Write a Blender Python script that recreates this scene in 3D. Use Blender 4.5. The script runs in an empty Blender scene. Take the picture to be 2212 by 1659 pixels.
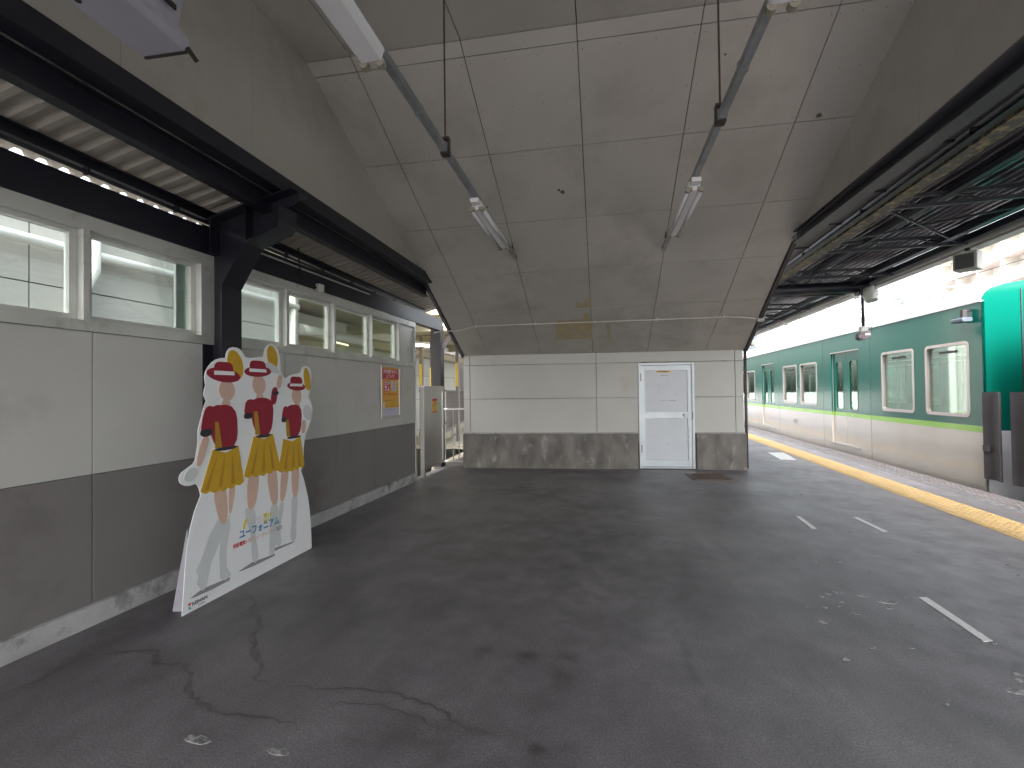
import bpy, math, random
from mathutils import Vector, Matrix
random.seed(7)
R = math.radians
S = bpy.context.scene
COL = S.collection

# ---------------- camera ----------------
yaw, pitch, roll = R(11.0), R(.86), R(.7)
f0 = Vector((-math.sin(yaw)*math.cos(pitch), math.cos(yaw)*math.cos(pitch), math.sin(pitch)))
r0 = Vector((math.cos(yaw), math.sin(yaw), 0)); u0 = r0.cross(f0)
rr = r0*math.cos(roll)-u0*math.sin(roll); uu = u0*math.cos(roll)+r0*math.sin(roll)
cd = bpy.data.cameras.new("camera"); cam = bpy.data.objects.new("camera", cd); COL.objects.link(cam)
M = Matrix((rr, uu, -f0)).transposed().to_4x4(); M.translation = (0, 0, 1.45); cam.matrix_world = M
cd.sensor_width = 36; cd.lens = 36*1000/2212; cd.clip_start = .02; cd.clip_end = 1500
S.camera = cam

# ---------------- sky, sun, exposure ----------------
w = bpy.data.worlds.new("World"); S.world = w; w.use_nodes = True
nt = w.node_tree; bg = nt.nodes["Background"]
sky = nt.nodes.new("ShaderNodeTexSky"); sky.sky_type = 'NISHITA'; sky.sun_disc = False
SUN_EL, SUN_AZ = 50, 178          # azimuth: clockwise from +Y
sky.sun_elevation = R(SUN_EL); sky.sun_rotation = R(SUN_AZ); sky.dust_density = 6; sky.air_density = 1.2
hs = nt.nodes.new("ShaderNodeHueSaturation"); hs.inputs['Saturation'].default_value = .30
nt.links.new(sky.outputs[0], hs.inputs['Color']); nt.links.new(hs.outputs[0], bg.inputs[0])
bg.inputs[1].default_value = .15
sd = bpy.data.lights.new("sun", 'SUN'); sd.energy = 1.2; sd.angle = R(20); sd.color = (1, .97, .93)
so = bpy.data.objects.new("sun", sd); COL.objects.link(so)
sdir = Vector((math.sin(R(SUN_AZ))*math.cos(R(SUN_EL)), math.cos(R(SUN_AZ))*math.cos(R(SUN_EL)), math.sin(R(SUN_EL))))
so.rotation_euler = sdir.to_track_quat('Z', 'Y').to_euler(); so.location = (0, 0, 30)
S.view_settings.view_transform = 'Standard'; S.view_settings.look = 'None'
S.view_settings.exposure = 2.95; S.view_settings.gamma = 1
S.cycles.max_bounces = 12; S.cycles.diffuse_bounces = 8; S.cycles.transparent_max_bounces = 24
S.cycles.use_denoising = True; S.cycles.sample_clamp_indirect = 10

S.cycles.denoising_input_passes = 'RGB_ALBEDO_NORMAL'; S.cycles.denoising_prefilter = 'ACCURATE'
# ---------------- materials ----------------
def mat(name, col, rough=.6, var=.1, scale=3.0, bump=.0, bscale=60, metal=0, dirt=None, dscale=1.5, dlo=.5, dhi=.7, coat=0, emit=0, spec=.5, stretch=None):
    m = bpy.data.materials.new(name); m.use_nodes = True
    n, l = m.node_tree.nodes, m.node_tree.links
    b = n["Principled BSDF"]; b.inputs['Roughness'].default_value = rough; b.inputs['Metallic'].default_value = metal
    b.inputs['Coat Weight'].default_value = coat; b.inputs['Specular IOR Level'].default_value = spec
    tc = n.new("ShaderNodeTexCoord"); vec = tc.outputs['Object']
    if stretch:
        mp = n.new("ShaderNodeMapping"); mp.inputs['Scale'].default_value = stretch; l.new(vec, mp.inputs[0]); svec = mp.outputs[0]
    else: svec = vec
    c4 = (*col, 1)
    nz = n.new("ShaderNodeTexNoise"); nz.inputs['Scale'].default_value = scale; nz.inputs['Detail'].default_value = 6; l.new(svec, nz.inputs[0])
    mr = n.new("ShaderNodeMapRange"); mr.inputs[1].default_value = .3; mr.inputs[2].default_value = .7
    mr.inputs[3].default_value = 1-var; mr.inputs[4].default_value = 1+var; l.new(nz.outputs[0], mr.inputs[0])
    mx = n.new("ShaderNodeMix"); mx.data_type = 'RGBA'; mx.blend_type = 'MULTIPLY'; mx.inputs[0].default_value = 1
    mx.inputs[6].default_value = c4; l.new(mr.outputs[0], mx.inputs[7]); out = mx.outputs[2]
    if dirt:
        dz = n.new("ShaderNodeTexNoise"); dz.inputs['Scale'].default_value = dscale; dz.inputs['Detail'].default_value = 8; dz.inputs['Roughness'].default_value = .65; l.new(svec, dz.inputs[0])
        dr = n.new("ShaderNodeMapRange"); dr.inputs[1].default_value = dlo; dr.inputs[2].default_value = dhi; l.new(dz.outputs[0], dr.inputs[0])
        m2 = n.new("ShaderNodeMix"); m2.data_type = 'RGBA'; l.new(dr.outputs[0], m2.inputs[0]); l.new(out, m2.inputs[6]); m2.inputs[7].default_value = (*dirt, 1); out = m2.outputs[2]
    l.new(out, b.inputs['Base Color'])
    if bump:
        bz = n.new("ShaderNodeTexNoise"); bz.inputs['Scale'].default_value = bscale; bz.inputs['Detail'].default_value = 4; l.new(vec, bz.inputs[0])
        bp = n.new("ShaderNodeBump"); bp.inputs['Strength'].default_value = bump; bp.inputs['Distance'].default_value = .02; l.new(bz.outputs[0], bp.inputs['Height']); l.new(bp.outputs[0], b.inputs['Normal'])
    if emit: b.inputs['Emission Color'].default_value = c4; b.inputs['Emission Strength'].default_value = emit
    return m

def glass_mat(name, tint=(.9, .95, .93), refl=.08):
    m = bpy.data.materials.new(name); m.use_nodes = True; n, l = m.node_tree.nodes, m.node_tree.links
    n.remove(n["Principled BSDF"]); o = n["Material Output"]
    t = n.new("ShaderNodeBsdfTransparent"); t.inputs[0].default_value = (*tint, 1)
    g = n.new("ShaderNodeBsdfGlossy"); g.inputs['Roughness'].default_value = .03; g.inputs[0].default_value = (.9, .95, .93, 1)
    fr = n.new("ShaderNodeLayerWeight"); fr.inputs[0].default_value = .35
    mr = n.new("ShaderNodeMapRange"); mr.inputs[3].default_value = refl*.5; mr.inputs[4].default_value = .6; l.new(fr.outputs['Fresnel'], mr.inputs[0])
    mx = n.new("ShaderNodeMixShader"); l.new(mr.outputs[0], mx.inputs[0]); l.new(t.outputs[0], mx.inputs[1]); l.new(g.outputs[0], mx.inputs[2]); l.new(mx.outputs[0], o.inputs[0])
    return m

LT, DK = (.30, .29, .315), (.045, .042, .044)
ASPH = [(.80, 4.6, .10, .62, 8, LT, .85), (.55, 5.9, .28, .6, 20, LT, .5), (1.0, 7.1, .5, .35, 0, LT, .55), (2.0, 7.2, .9, .5, 0, LT, .45), (2.7, 4.6, 1.3, 4.0, 0, LT, .55), (2.4, 2.4, 1.1, 1.6, 0, LT, .5), (3.2, 9, .9, 6, 0, LT, .5), (-.5, 4.5, 2.0, 3.6, 0, DK, .62),  # narrow ones are smears; broad right LT and centre DK paint in light falloff
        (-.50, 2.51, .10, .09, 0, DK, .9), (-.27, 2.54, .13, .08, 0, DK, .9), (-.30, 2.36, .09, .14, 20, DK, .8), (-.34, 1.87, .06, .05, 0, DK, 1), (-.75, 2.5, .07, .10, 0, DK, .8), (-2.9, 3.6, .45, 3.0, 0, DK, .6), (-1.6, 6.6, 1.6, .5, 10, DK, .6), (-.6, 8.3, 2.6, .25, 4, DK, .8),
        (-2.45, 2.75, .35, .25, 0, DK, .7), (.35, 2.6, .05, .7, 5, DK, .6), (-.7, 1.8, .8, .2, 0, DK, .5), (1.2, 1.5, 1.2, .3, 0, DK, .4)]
def asphalt_mat():
    m = bpy.data.materials.new("asphalt"); m.use_nodes = True; n, l = m.node_tree.nodes, m.node_tree.links
    b = n["Principled BSDF"]; tc = n.new("ShaderNodeTexCoord")
    def noise(s, d=6, st=None):
        z = n.new("ShaderNodeTexNoise"); z.inputs['Scale'].default_value = s; z.inputs['Detail'].default_value = d; z.inputs['Roughness'].default_value = .6
        if st:
            mp = n.new("ShaderNodeMapping"); mp.inputs['Scale'].default_value = st; l.new(tc.outputs['Object'], mp.inputs[0]); l.new(mp.outputs[0], z.inputs[0])
        else: l.new(tc.outputs['Object'], z.inputs[0])
        return z.outputs[0]
    def ramp(src, a, bb, c, d):
        r = n.new("ShaderNodeMapRange"); r.inputs[1].default_value = a; r.inputs[2].default_value = bb; r.inputs[3].default_value = c; r.inputs[4].default_value = d; l.new(src, r.inputs[0]); return r.outputs[0]
    def mul(a, b_):
        q = n.new("ShaderNodeMath"); q.operation = 'MULTIPLY'; l.new(a, q.inputs[0]); l.new(b_, q.inputs[1]); return q.outputs[0]
    big = ramp(noise(.55, 5), .3, .7, .72, 1.3)
    mid = ramp(noise(3.2, 10, (1, .6, 1)), .3, .7, .76, 1.26)
    fine = ramp(noise(110, 3), .3, .7, .62, 1.42)
    v = n.new("ShaderNodeTexVoronoi"); v.inputs['Scale'].default_value = 85; l.new(tc.outputs['Object'], v.inputs['Vector'])
    spk = ramp(v.outputs['Distance'], .0, .2, 2.8, 1.0)
    allv = mul(mul(big, mid), mul(fine, spk))
    mx = n.new("ShaderNodeMix"); mx.data_type = 'RGBA'; mx.blend_type = 'MULTIPLY'; mx.inputs[0].default_value = 1; mx.inputs[6].default_value = (.135, .128, .139, 1); l.new(allv, mx.inputs[7])
    # pale scuffed dust patches
    ds = ramp(noise(1.3, 9, (1.2, .5, 1)), .56, .75, 0, .55)
    m2 = n.new("ShaderNodeMix"); m2.data_type = 'RGBA'; l.new(ds, m2.inputs[0]); l.new(mx.outputs[2], m2.inputs[6]); m2.inputs[7].default_value = (.165, .162, .165, 1)
    out = m2.outputs[2]
    for (cx, cy, sx, sy, rz, col, st) in ASPH:  # smears and stains, plus the floor's light falloff painted into the colour
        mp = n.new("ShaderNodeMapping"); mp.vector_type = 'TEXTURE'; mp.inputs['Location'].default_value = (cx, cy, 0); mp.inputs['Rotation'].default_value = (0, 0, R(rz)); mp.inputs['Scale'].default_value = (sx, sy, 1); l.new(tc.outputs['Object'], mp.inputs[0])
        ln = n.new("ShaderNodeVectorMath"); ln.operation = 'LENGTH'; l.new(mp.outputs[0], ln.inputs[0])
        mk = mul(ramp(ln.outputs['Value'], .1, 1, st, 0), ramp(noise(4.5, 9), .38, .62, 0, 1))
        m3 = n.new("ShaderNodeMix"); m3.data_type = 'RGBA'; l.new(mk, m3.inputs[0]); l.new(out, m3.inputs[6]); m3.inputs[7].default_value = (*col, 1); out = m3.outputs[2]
    l.new(out, b.inputs['Base Color'])
    l.new(ramp(noise(.8, 6), .3, .7, .30, .55), b.inputs['Roughness'])
    bp = n.new("ShaderNodeBump"); bp.inputs['Strength'].default_value = .45; bp.inputs['Distance'].default_value = .006; l.new(noise(220, 3), bp.inputs['Height']); l.new(bp.outputs[0], b.inputs['Normal'])
    return m

M_ = dict(
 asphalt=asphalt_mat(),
 crack=mat("damp_crack", (.100, .095, .098), .45, .2, 12),
 cream=mat("cream_panel", (.57, .575, .545), .55, .05, 1.2, .03, 90, dirt=(.44, .41, .35), dscale=1.1, dlo=.58, dhi=.85),
 ceilp=mat("ceiling_board", (.455, .435, .405), .62, .08, .9, .04, 70, dirt=(.33, .305, .27), dscale=1.1, dlo=.5, dhi=.78),
 patch=mat("bare_board", (.44, .36, .22), .8, .10, 9, dirt=(.40, .37, .30), dscale=7, dlo=.5, dhi=.62),
 joint=mat("joint_sealant", (.09, .08, .07), .8, .3, 8),
 band=mat("grey_wall_paint", (.215, .20, .202), .5, .06, 1.5, .03, 90, dirt=(.14, .125, .12), dscale=1.3, dlo=.55, dhi=.8),
 wallp=mat("pale_wall_paint", (.565, .56, .545), .5, .05, 1.3, .03, 90, dirt=(.42, .41, .38), dscale=1.2, dlo=.55, dhi=.85),
 concrete=mat("stained_concrete", (.20, .187, .176), .85, .35, 2.6, .3, 45, dirt=(.40, .395, .385), dscale=3.4, dlo=.56, dhi=.72, stretch=(1.6, 1.6, .9)),
 kerb=mat("painted_concrete_base", (.42, .42, .43), .8, .2, 4, .2, 60, dirt=(.13, .12, .11), dscale=3.5, dlo=.54, dhi=.68),
 steel=mat("navy_steel_paint", (.012, .012, .021), .42, .2, 2, .02, 60, dirt=(.026, .024, .027), dscale=3, dlo=.55, dhi=.8),
 steelr=mat("rusting_navy_steel", (.028, .026, .036), .42, .2, 2, .04, 60, dirt=(.22, .12, .06), dscale=4.5, dlo=.66, dhi=.72),
 deck=mat("beige_deck_metal", (.42, .39, .34), .45, .08, 2, dirt=(.25, .22, .19), dscale=3, dlo=.55, dhi=.8),
 ddeck=mat("dark_corrugated_deck", (.13, .12, .14), .22, .2, 3, metal=.5),
 alu=mat("aluminium", (.62, .62, .60), .4, .08, 4, metal=.35, dirt=(.36, .34, .3), dscale=5, dlo=.55, dhi=.75),
 stain=mat("stainless_steel", (.55, .54, .53), .33, .06, 3, metal=.85, stretch=(14, 14, .6)),
 galv=mat("galvanised_channel", (.30, .32, .34), .42, .2, 9, metal=.6),
 doorw=mat("white_door_panel", (.66, .70, .76), .35, .03, 3, dirt=(.5, .53, .57), dscale=4, dlo=.62, dhi=.8),
 dooralu=mat("door_frame_aluminium", (.68, .74, .80), .35, .05, 4, metal=.2),
 white=mat("white_enamel", (.74, .74, .76), .4, .05, 5),
 tube=mat("unlit_tube", (.78, .78, .80), .2, .02, 5, coat=.5),
 dark=mat("dark_gap", (.02, .018, .018), .7, .1, 5),
 rod=mat("rusty_rod", (.06, .04, .032), .7, .3, 20),
 greybox=mat("grey_lilac_housing", (.36, .35, .40), .5, .05, 5),
 card=mat("white_card", (.84, .86, .90), .5, .015, 3),
 crimson=mat("print_crimson", (.30, .01, .035), .5, .05, 12),
 gold=mat("print_gold", (.60, .36, .02), .5, .05, 12),
 dgold=mat("print_dark_gold", (.44, .24, .015), .5, .05, 12),
 skin=mat("print_peach", (.66, .46, .38), .5, .04, 12),
 pale=mat("print_pale_grey", (.62, .66, .68), .5, .03, 12),
 pgrey=mat("print_grey", (.27, .26, .29), .5, .03, 12),
 pdark=mat("print_dark", (.03, .03, .04), .5, .03, 12),
 pblue=mat("print_blue", (.02, .24, .48), .5, .03, 12),
 pyel=mat("print_yellow", (.72, .60, .06), .5, .03, 12),
 pred=mat("print_red", (.62, .04, .05), .5, .03, 12),
 porange=mat("print_orange", (.75, .28, .10), .5, .03, 12),
 pteal=mat("print_teal", (.05, .42, .38), .5, .03, 12),
 posty=mat("poster_yellow", (.80, .45, .05), .45, .04, 12),
 postr=mat("poster_red", (.62, .03, .06), .45, .04, 12),
 postl=mat("poster_lilac", (.60, .57, .70), .45, .04, 12),
 tactile=mat("yellow_tactile", (.40, .275, .12), .6, .1, 3, .1, 120, dirt=(.42, .26, .09), dscale=5, dlo=.6, dhi=.8),
 wline=mat("white_line_paint", (.60, .60, .60), .6, .1, 20, dirt=(.2, .2, .2), dscale=22, dlo=.6, dhi=.68),
 edgec=mat("edge_concrete", (.115, .10, .102), .8, .25, 6, .2, 80, dirt=(.15, .085, .088), dscale=2, dlo=.55, dhi=.7),
 grate=mat("rusty_grate", (.20, .15, .13), .6, .25, 12, metal=.3),
 green=mat("train_green", (.002, .112, .083), .16, .03, 2, coat=.08, spec=.26),
 lime=mat("train_lime", (.22, .48, .02), .25, .03, 2, coat=.3),
 beige=mat("train_beige_white", (.47, .435, .385), .14, .03, 2, coat=.5),
 troof=mat("train_roof", (.27, .265, .29), .55, .06, 5, .1, 150),
 twall=mat("train_interior", (.62, .60, .52), .5, .03, 2),
 tfloor=mat("train_floor", (.25, .27, .24), .6, .1, 5),
 seat=mat("train_seat", (.06, .20, .09), .8, .1, 5),
 rubber=mat("dark_rubber", (.04, .035, .04), .6, .15, 3),
 tframe=mat("window_frame_metal", (.42, .38, .37), .3, .05, 4, metal=.5),
 black=mat("underframe", (.03, .03, .03), .7, .2, 4),
 ballast=mat("ballast", (.17, .15, .13), .9, .45, 22, .6, 40),
 ground=mat("ground_concrete", (.38, .37, .35), .9, .15, .4),
 rail=mat("rail_steel", (.25, .2, .17), .35, .1, 8, metal=.7),
 extwall=mat("white_siding", (.36, .35, .335), .6, .05, 1, dirt=(.29, .28, .265), dscale=.8, dlo=.55, dhi=.8),
 extgrey=mat("grey_green_siding", (.50, .52, .48), .6, .05, 1),
 extyel=mat("yellowed_wall", (.36, .33, .22), .6, .05, 1),
 guard=mat("yellow_guard", (.50, .37, .06), .5, .06, 8),
 brownsteel=mat("taupe_steel_paint", (.13, .115, .11), .5, .1, 4),
 slab=mat("cream_slab", (.27, .25, .20), .8, .12, 3),
 lamp=mat("lit_tube", (1.0, .80, .42), .4, 0, 1, emit=3.0),
 pvc=mat("pvc_pipe", (.62, .61, .59), .35, .04, 4),
 apt=mat("apartment_cream", (.72, .70, .64), .8, .05, 1),
 aptp=mat("apartment_pink_tile", (.62, .54, .52), .7, .06, 2),
 aptw=mat("apartment_window", (.30, .33, .34), .2, .1, 2),
 lattice=mat("lattice_steel", (.15, .18, .20), .5, .06, 2, metal=.2),
 debris=mat("leaf_stained_gutter", (.06, .06, .05), .6, .3, 9, dirt=(.30, .23, .11), dscale=13, dlo=.50, dhi=.6),
 soff=mat("dark_soffit", (.085, .082, .095), .5, .1, 3),
 spk=mat("speaker_shell", (.33, .34, .31), .45, .05, 4),
 mesh=mat("speaker_grille", (.05, .05, .05), .6, .2, 30),
 paper=mat("plain_paper", (.62, .60, .56), .6, .04, 9),
)
GL = glass_mat("window_glass"); TG = glass_mat("train_glass", (.80, .88, .83), .03)
GLF = glass_mat("hazy_window_glass", (.86, .90, .86), .06)

# ---------------- mesh builder ----------------
class MB:
    def __init__(s, org=(0, 0, 0)): s.v = []; s.f = []; s.m = []; s.o = Vector(org); s.k = 0; s.g = []
    def add(s, vs, fs, k=None):
        s.g.append((len(s.v), len(s.f))); n = len(s.v); s.v += [Vector(p)-s.o for p in vs]; s.f += [tuple(n+i for i in f) for f in fs]; s.m += [s.k if k is None else k]*len(fs); return s
    def box(s, a, b, k=None):
        x0, y0, z0 = (min(a[i], b[i]) for i in range(3)); x1, y1, z1 = (max(a[i], b[i]) for i in range(3))
        return s.add([(x0,y0,z0),(x1,y0,z0),(x1,y1,z0),(x0,y1,z0),(x0,y0,z1),(x1,y0,z1),(x1,y1,z1),(x0,y1,z1)],
                     [(0,3,2,1),(4,5,6,7),(0,1,5,4),(1,2,6,5),(2,3,7,6),(3,0,4,7)], k)
    def bar(s, p, q, w_, h, up=(0, 0, 1), k=None):          # rectangular bar between two points
        p, q = Vector(p), Vector(q); d = (q-p).normalized(); x = d.cross(Vector(up))
        if x.length < 1e-4: x = d.cross(Vector((1, 0, 0)))
        x.normalize(); z = x.cross(d); x *= w_/2; z *= h/2
        return s.add([p-x-z, p+x-z, p+x+z, p-x+z, q-x-z, q+x-z, q+x+z, q-x+z], [(0,1,2,3),(7,6,5,4),(0,4,5,1),(1,5,6,2),(2,6,7,3),(3,7,4,0)], k)
    def tube(s, pts, r, n=10, k=None, caps=True):
        pts = [Vector(p) for p in pts]; rings = []; vs = []; prev = None
        for i, p in enumerate(pts):
            d = ((pts[min(i+1, len(pts)-1)]-p).normalized()+(p-pts[max(i-1, 0)]).normalized()).normalized()
            a = d.cross(prev) if prev is not None and d.cross(prev).length > 1e-3 else d.cross(Vector((0, 0, 1)))
            if a.length < 1e-3: a = d.cross(Vector((1, 0, 0)))
            a.normalize(); b = a.cross(d); 
            if prev is None: prev = b
            rad = r[i] if isinstance(r, (list, tuple)) else r
            b2 = (prev-d*prev.dot(d)).normalized(); a2 = d.cross(b2); prev = b2
            vs += [p+(a2*math.cos(t)+b2*math.sin(t))*rad for t in (2*math.pi*j/n for j in range(n))]
        fs = []
        for i in range(len(pts)-1):
            for j in range(n): fs.append((i*n+j, i*n+(j+1) % n, (i+1)*n+(j+1) % n, (i+1)*n+j))
        if caps: fs += [tuple(range(n))[::-1], tuple((len(pts)-1)*n+j for j in range(n))]
        return s.add(vs, fs, k)
    def prism(s, poly, h0, h1, fr=None, k=None):            # poly in (a,b), extruded along third; fr maps (a,b,h)->xyz
        fr = fr or (lambda a, b, h: (a, b, h)); n = len(poly)
        vs = [fr(a, b, h0) for a, b in poly]+[fr(a, b, h1) for a, b in poly]
        fs = [tuple(range(n))[::-1], tuple(range(n, 2*n))]+[(i, (i+1) % n, n+(i+1) % n, n+i) for i in range(n)]
        return s.add(vs, fs, k)
    def ring(s, outer, inner, h0, h1, fr, k=None):          # frame between two same-count outlines
        n = len(outer); vs = [fr(a, b, h) for h in (h0, h1) for a, b in outer]+[fr(a, b, h) for h in (h0, h1) for a, b in inner]; fs = []
        for i in range(n):
            j = (i+1) % n
            fs += [(i, j, n+j, n+i), (2*n+j, 2*n+i, 3*n+i, 3*n+j), (i, 2*n+i, 2*n+j, j), (n+i, n+j, 3*n+j, 3*n+i)]
        return s.add(vs, fs, k)
    def split(s, name, mats, parent=None, bevel=0, smooth=False, per=1):
        ed = s.g+[(len(s.v), len(s.f))]; outs = []
        for i in range(0, len(s.g), per):
            j = min(i+per, len(s.g)); v0, f0_ = ed[i]; v1, f1_ = ed[j]; q = MB(); q.v = s.v[v0:v1]; q.f = [tuple(k-v0 for k in f) for f in s.f[f0_:f1_]]; q.m = s.m[f0_:f1_]
            outs.append(q.build(name, mats, parent, bevel, smooth))
        return outs
    def build(s, name, mats, parent=None, bevel=0, smooth=False, kind=None):
        me = bpy.data.meshes.new(name); me.from_pydata([tuple(p) for p in s.v], [], s.f)
        for m in (mats if isinstance(mats, (list, tuple)) else [mats]): me.materials.append(m)
        for p, k in zip(me.polygons, s.m): p.material_index = k
        import bmesh
        bm = bmesh.new(); bm.from_mesh(me); bmesh.ops.recalc_face_normals(bm, faces=bm.faces[:]); bm.to_mesh(me); bm.free()
        if smooth:
            for p in me.polygons: p.use_smooth = len(p.vertices) == 4
        o = bpy.data.objects.new(name, me); COL.objects.link(o); o.parent = parent
        if bevel:
            b = o.modifiers.new("bevel", 'BEVEL'); b.width = bevel; b.segments = 2; b.limit_method = 'ANGLE'; b.angle_limit = R(40)
        if kind: o['kind'] = kind
        return o

def rrect(a0, a1, b0, b1, r, n=4):
    pts = []
    for cx, cy, s0 in ((a1-r, b1-r, 0), (a0+r, b1-r, 90), (a0+r, b0+r, 180), (a1-r, b0+r, 270)):
        for i in range(n+1):
            t = R(s0+90*i/n); pts.append((cx+r*math.cos(t), cy+r*math.sin(t)))
    return pts
def ell(cx, cy, a, b, rot=0, n=20):
    return [(cx+a*math.cos(t)*math.cos(rot)-b*math.sin(t)*math.sin(rot), cy+a*math.cos(t)*math.sin(rot)+b*math.sin(t)*math.cos(rot)) for t in (2*math.pi*i/n for i in range(n))]

def thing(name, label, cat, loc=(0, 0, 0), rz=0, group=None):
    o = bpy.data.objects.new(name, None); o.empty_display_size = .2; COL.objects.link(o)
    o.location = loc; o.rotation_euler = (0, 0, rz); o['label'] = label; o['category'] = cat
    if group: o['group'] = group
    return o
def tag(o, label, cat, group=None):
    o['label'] = label; o['category'] = cat
    if group: o['group'] = group
    return o
def copy_tree(o, parent=None):
    c = o.copy(); COL.objects.link(c); c.parent = parent
    for ch in list(o.children): copy_tree(ch, c)
    return c
def text(name, body, size, m, parent, loc, ax, ay, depth=.001, align='LEFT', sx=1.0, off=0.0, shear=0.0):
    cu = bpy.data.curves.new(name, 'FONT'); cu.body = body; cu.size = size; cu.align_x = align; cu.offset = off; cu.shear = shear; cu.resolution_u = 3
    t = bpy.data.objects.new(name, cu); COL.objects.link(t)
    dg = bpy.context.evaluated_depsgraph_get(); me = bpy.data.meshes.new_from_object(t.evaluated_get(dg)); bpy.data.objects.remove(t)
    ax, ay = Vector(ax).normalized(), Vector(ay).normalized(); az = ax.cross(ay)
    X = Matrix((ax*sx, ay, az)).transposed().to_4x4(); X.translation = Vector(loc)+az*depth; me.transform(X)
    me.materials.clear(); me.materials.append(m); me.name = name
    o = bpy.data.objects.new(name, me); COL.objects.link(o); o.parent = parent; return o

A2, A8, AW = -R(2.2), -R(1.8), math.atan2(.355, 5.089)
def rot(c, s, a):      # local (c across, s along) -> world xy, frame turned by a
    return (c*math.cos(a)-s*math.sin(a), c*math.sin(a)+s*math.cos(a))

# ================= GROUND, PLATFORM, TRACKS =================
MB().box((-150, -60, -1.6), (200, 300, -1.4)).build("ground", M_['ground'], kind='structure')
def frame_struct(name): 
    o = bpy.data.objects.new(name, None); COL.objects.link(o); o.rotation_euler = (0, 0, A8); o['kind'] = 'structure'; return o
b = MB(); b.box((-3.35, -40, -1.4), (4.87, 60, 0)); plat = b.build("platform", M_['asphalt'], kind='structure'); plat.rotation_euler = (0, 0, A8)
# edge, joints and worn marks: children of the platform
b = MB(); b.box((4.58, -14, -.02), (4.868, 60, .004))
b.build("platform_edge", M_['edgec'], plat)
b = MB()
for c0, c1 in ((4.42, 4.45), (4.475, 4.50), (4.525, 4.545)): b.box((c0, -14, -.01), (c1, 60, .007))
s_ = -2.0
while s_ < 30:
    for c0 in (4.60, 4.66, 4.72, 4.78): b.box((c0, s_, -.01), (c0+.022, s_+.075, .008))
    s_ += .12
b.build("edge_line", mat("worn_edge_line", (.22, .22, .225), .7, .2, 20, dirt=(.15, .145, .15), dscale=16, dlo=.42, dhi=.58), plat)
def unrot(x, y, a=A8): return rot(x, y, -a)
def ribbon(b, pts, wd, z, jit=.5, sub=4):
    P = []
    for i in range(len(pts)-1):
        for t in range(sub):
            u = t/sub; P.append((pts[i][0]*(1-u)+pts[i+1][0]*u+random.uniform(-.012, .012), pts[i][1]*(1-u)+pts[i+1][1]*u+random.uniform(-.012, .012)))
    P.append(pts[-1]); L = []; Rr = []
    for i, p in enumerate(P):
        q = P[min(i+1, len(P)-1)]; o = P[max(i-1, 0)]; dx, dy = q[0]-o[0], q[1]-o[1]; n = math.hypot(dx, dy) or 1
        e = wd*(1+random.uniform(-jit, jit))*min(1, .2+3*min(i, len(P)-1-i)/len(P)); L.append((p[0]-dy/n*e, p[1]+dx/n*e, z)); Rr.append((p[0]+dy/n*e, p[1]-dx/n*e, z))
    k = len(P); vs = L+Rr; b.add(vs, [(i, k+i, k+i+1, i+1) for i in range(k-1)])
b = MB()
for w_, pl in ((.011, [(-2.91,1.76),(-2.85,1.84),(-2.85,1.96),(-2.92,2.05),(-2.66,2.18),(-2.5,2.22),(-2.42,2.12),(-2.35,2.1),(-2.25,2.13),(-2.12,2.05),(-2.0,1.94),(-1.88,1.87),(-1.75,1.83),(-1.59,1.84),(-1.45,1.84),(-1.33,1.82)]),
               (.014, [(-2.71,2.96),(-2.48,2.92),(-2.37,2.81),(-2.35,2.68),(-2.22,2.67),(-2.11,2.54),(-2.07,2.42),(-1.93,2.29),(-1.8,2.18),(-1.76,2.09),(-1.66,2.06)]),
               (.008, [(-1.54,2.06),(-1.36,2.06),(-1.22,2.11),(-1.02,2.09),(-.83,2.06),(-.7,2.0),(-.59,1.92),(-.42,1.92)]),
               (.006, [(-1.28,1.93),(-1.23,2.0),(-1.07,2.01),(-.91,1.99),(-.72,1.91),(-.67,1.86)])):
    ribbon(b, [unrot(*p) for p in pl], w_, .003)
b.build("damp_crack", M_['crack'], plat)
b = MB()
def blot(b, x, y, r, e=.6, z=.004):
    cx, cy = unrot(x, y); n = 12; a = random.random()*3; b.prism([(cx+r*math.cos(a+t)*random.uniform(.7, 1.1), cy+r*e*math.sin(a+t)*random.uniform(.7, 1.1)) for t in (2*math.pi*i/n for i in range(n))], -.01, z)
for x, y, r in ((-1.69,1.675,.062),(-1.31,1.68,.055)): blot(b, x, y, r, .45)
for i in range(46): blot(b, random.gauss(1.75, .45), random.uniform(2.0, 5.6), random.uniform(.006, .028), .7)
for i in range(14): blot(b, random.uniform(.9, 3.2), random.uniform(3.0, 7.2), random.uniform(.008, .022), .7)
for x, y, r in ((1.62,3.66,.045),(1.75,3.63,.04),(1.86,3.55,.06),(1.9,2.62,.05),(1.76,2.32,.045),(2.0,2.28,.03)): blot(b, x, y, r, .5)
b.build("worn_spot", mat("worn_spot", (.36, .365, .38), .8, .3, 30, dirt=(.13, .125, .13), dscale=35, dlo=.40, dhi=.58), plat)
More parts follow.
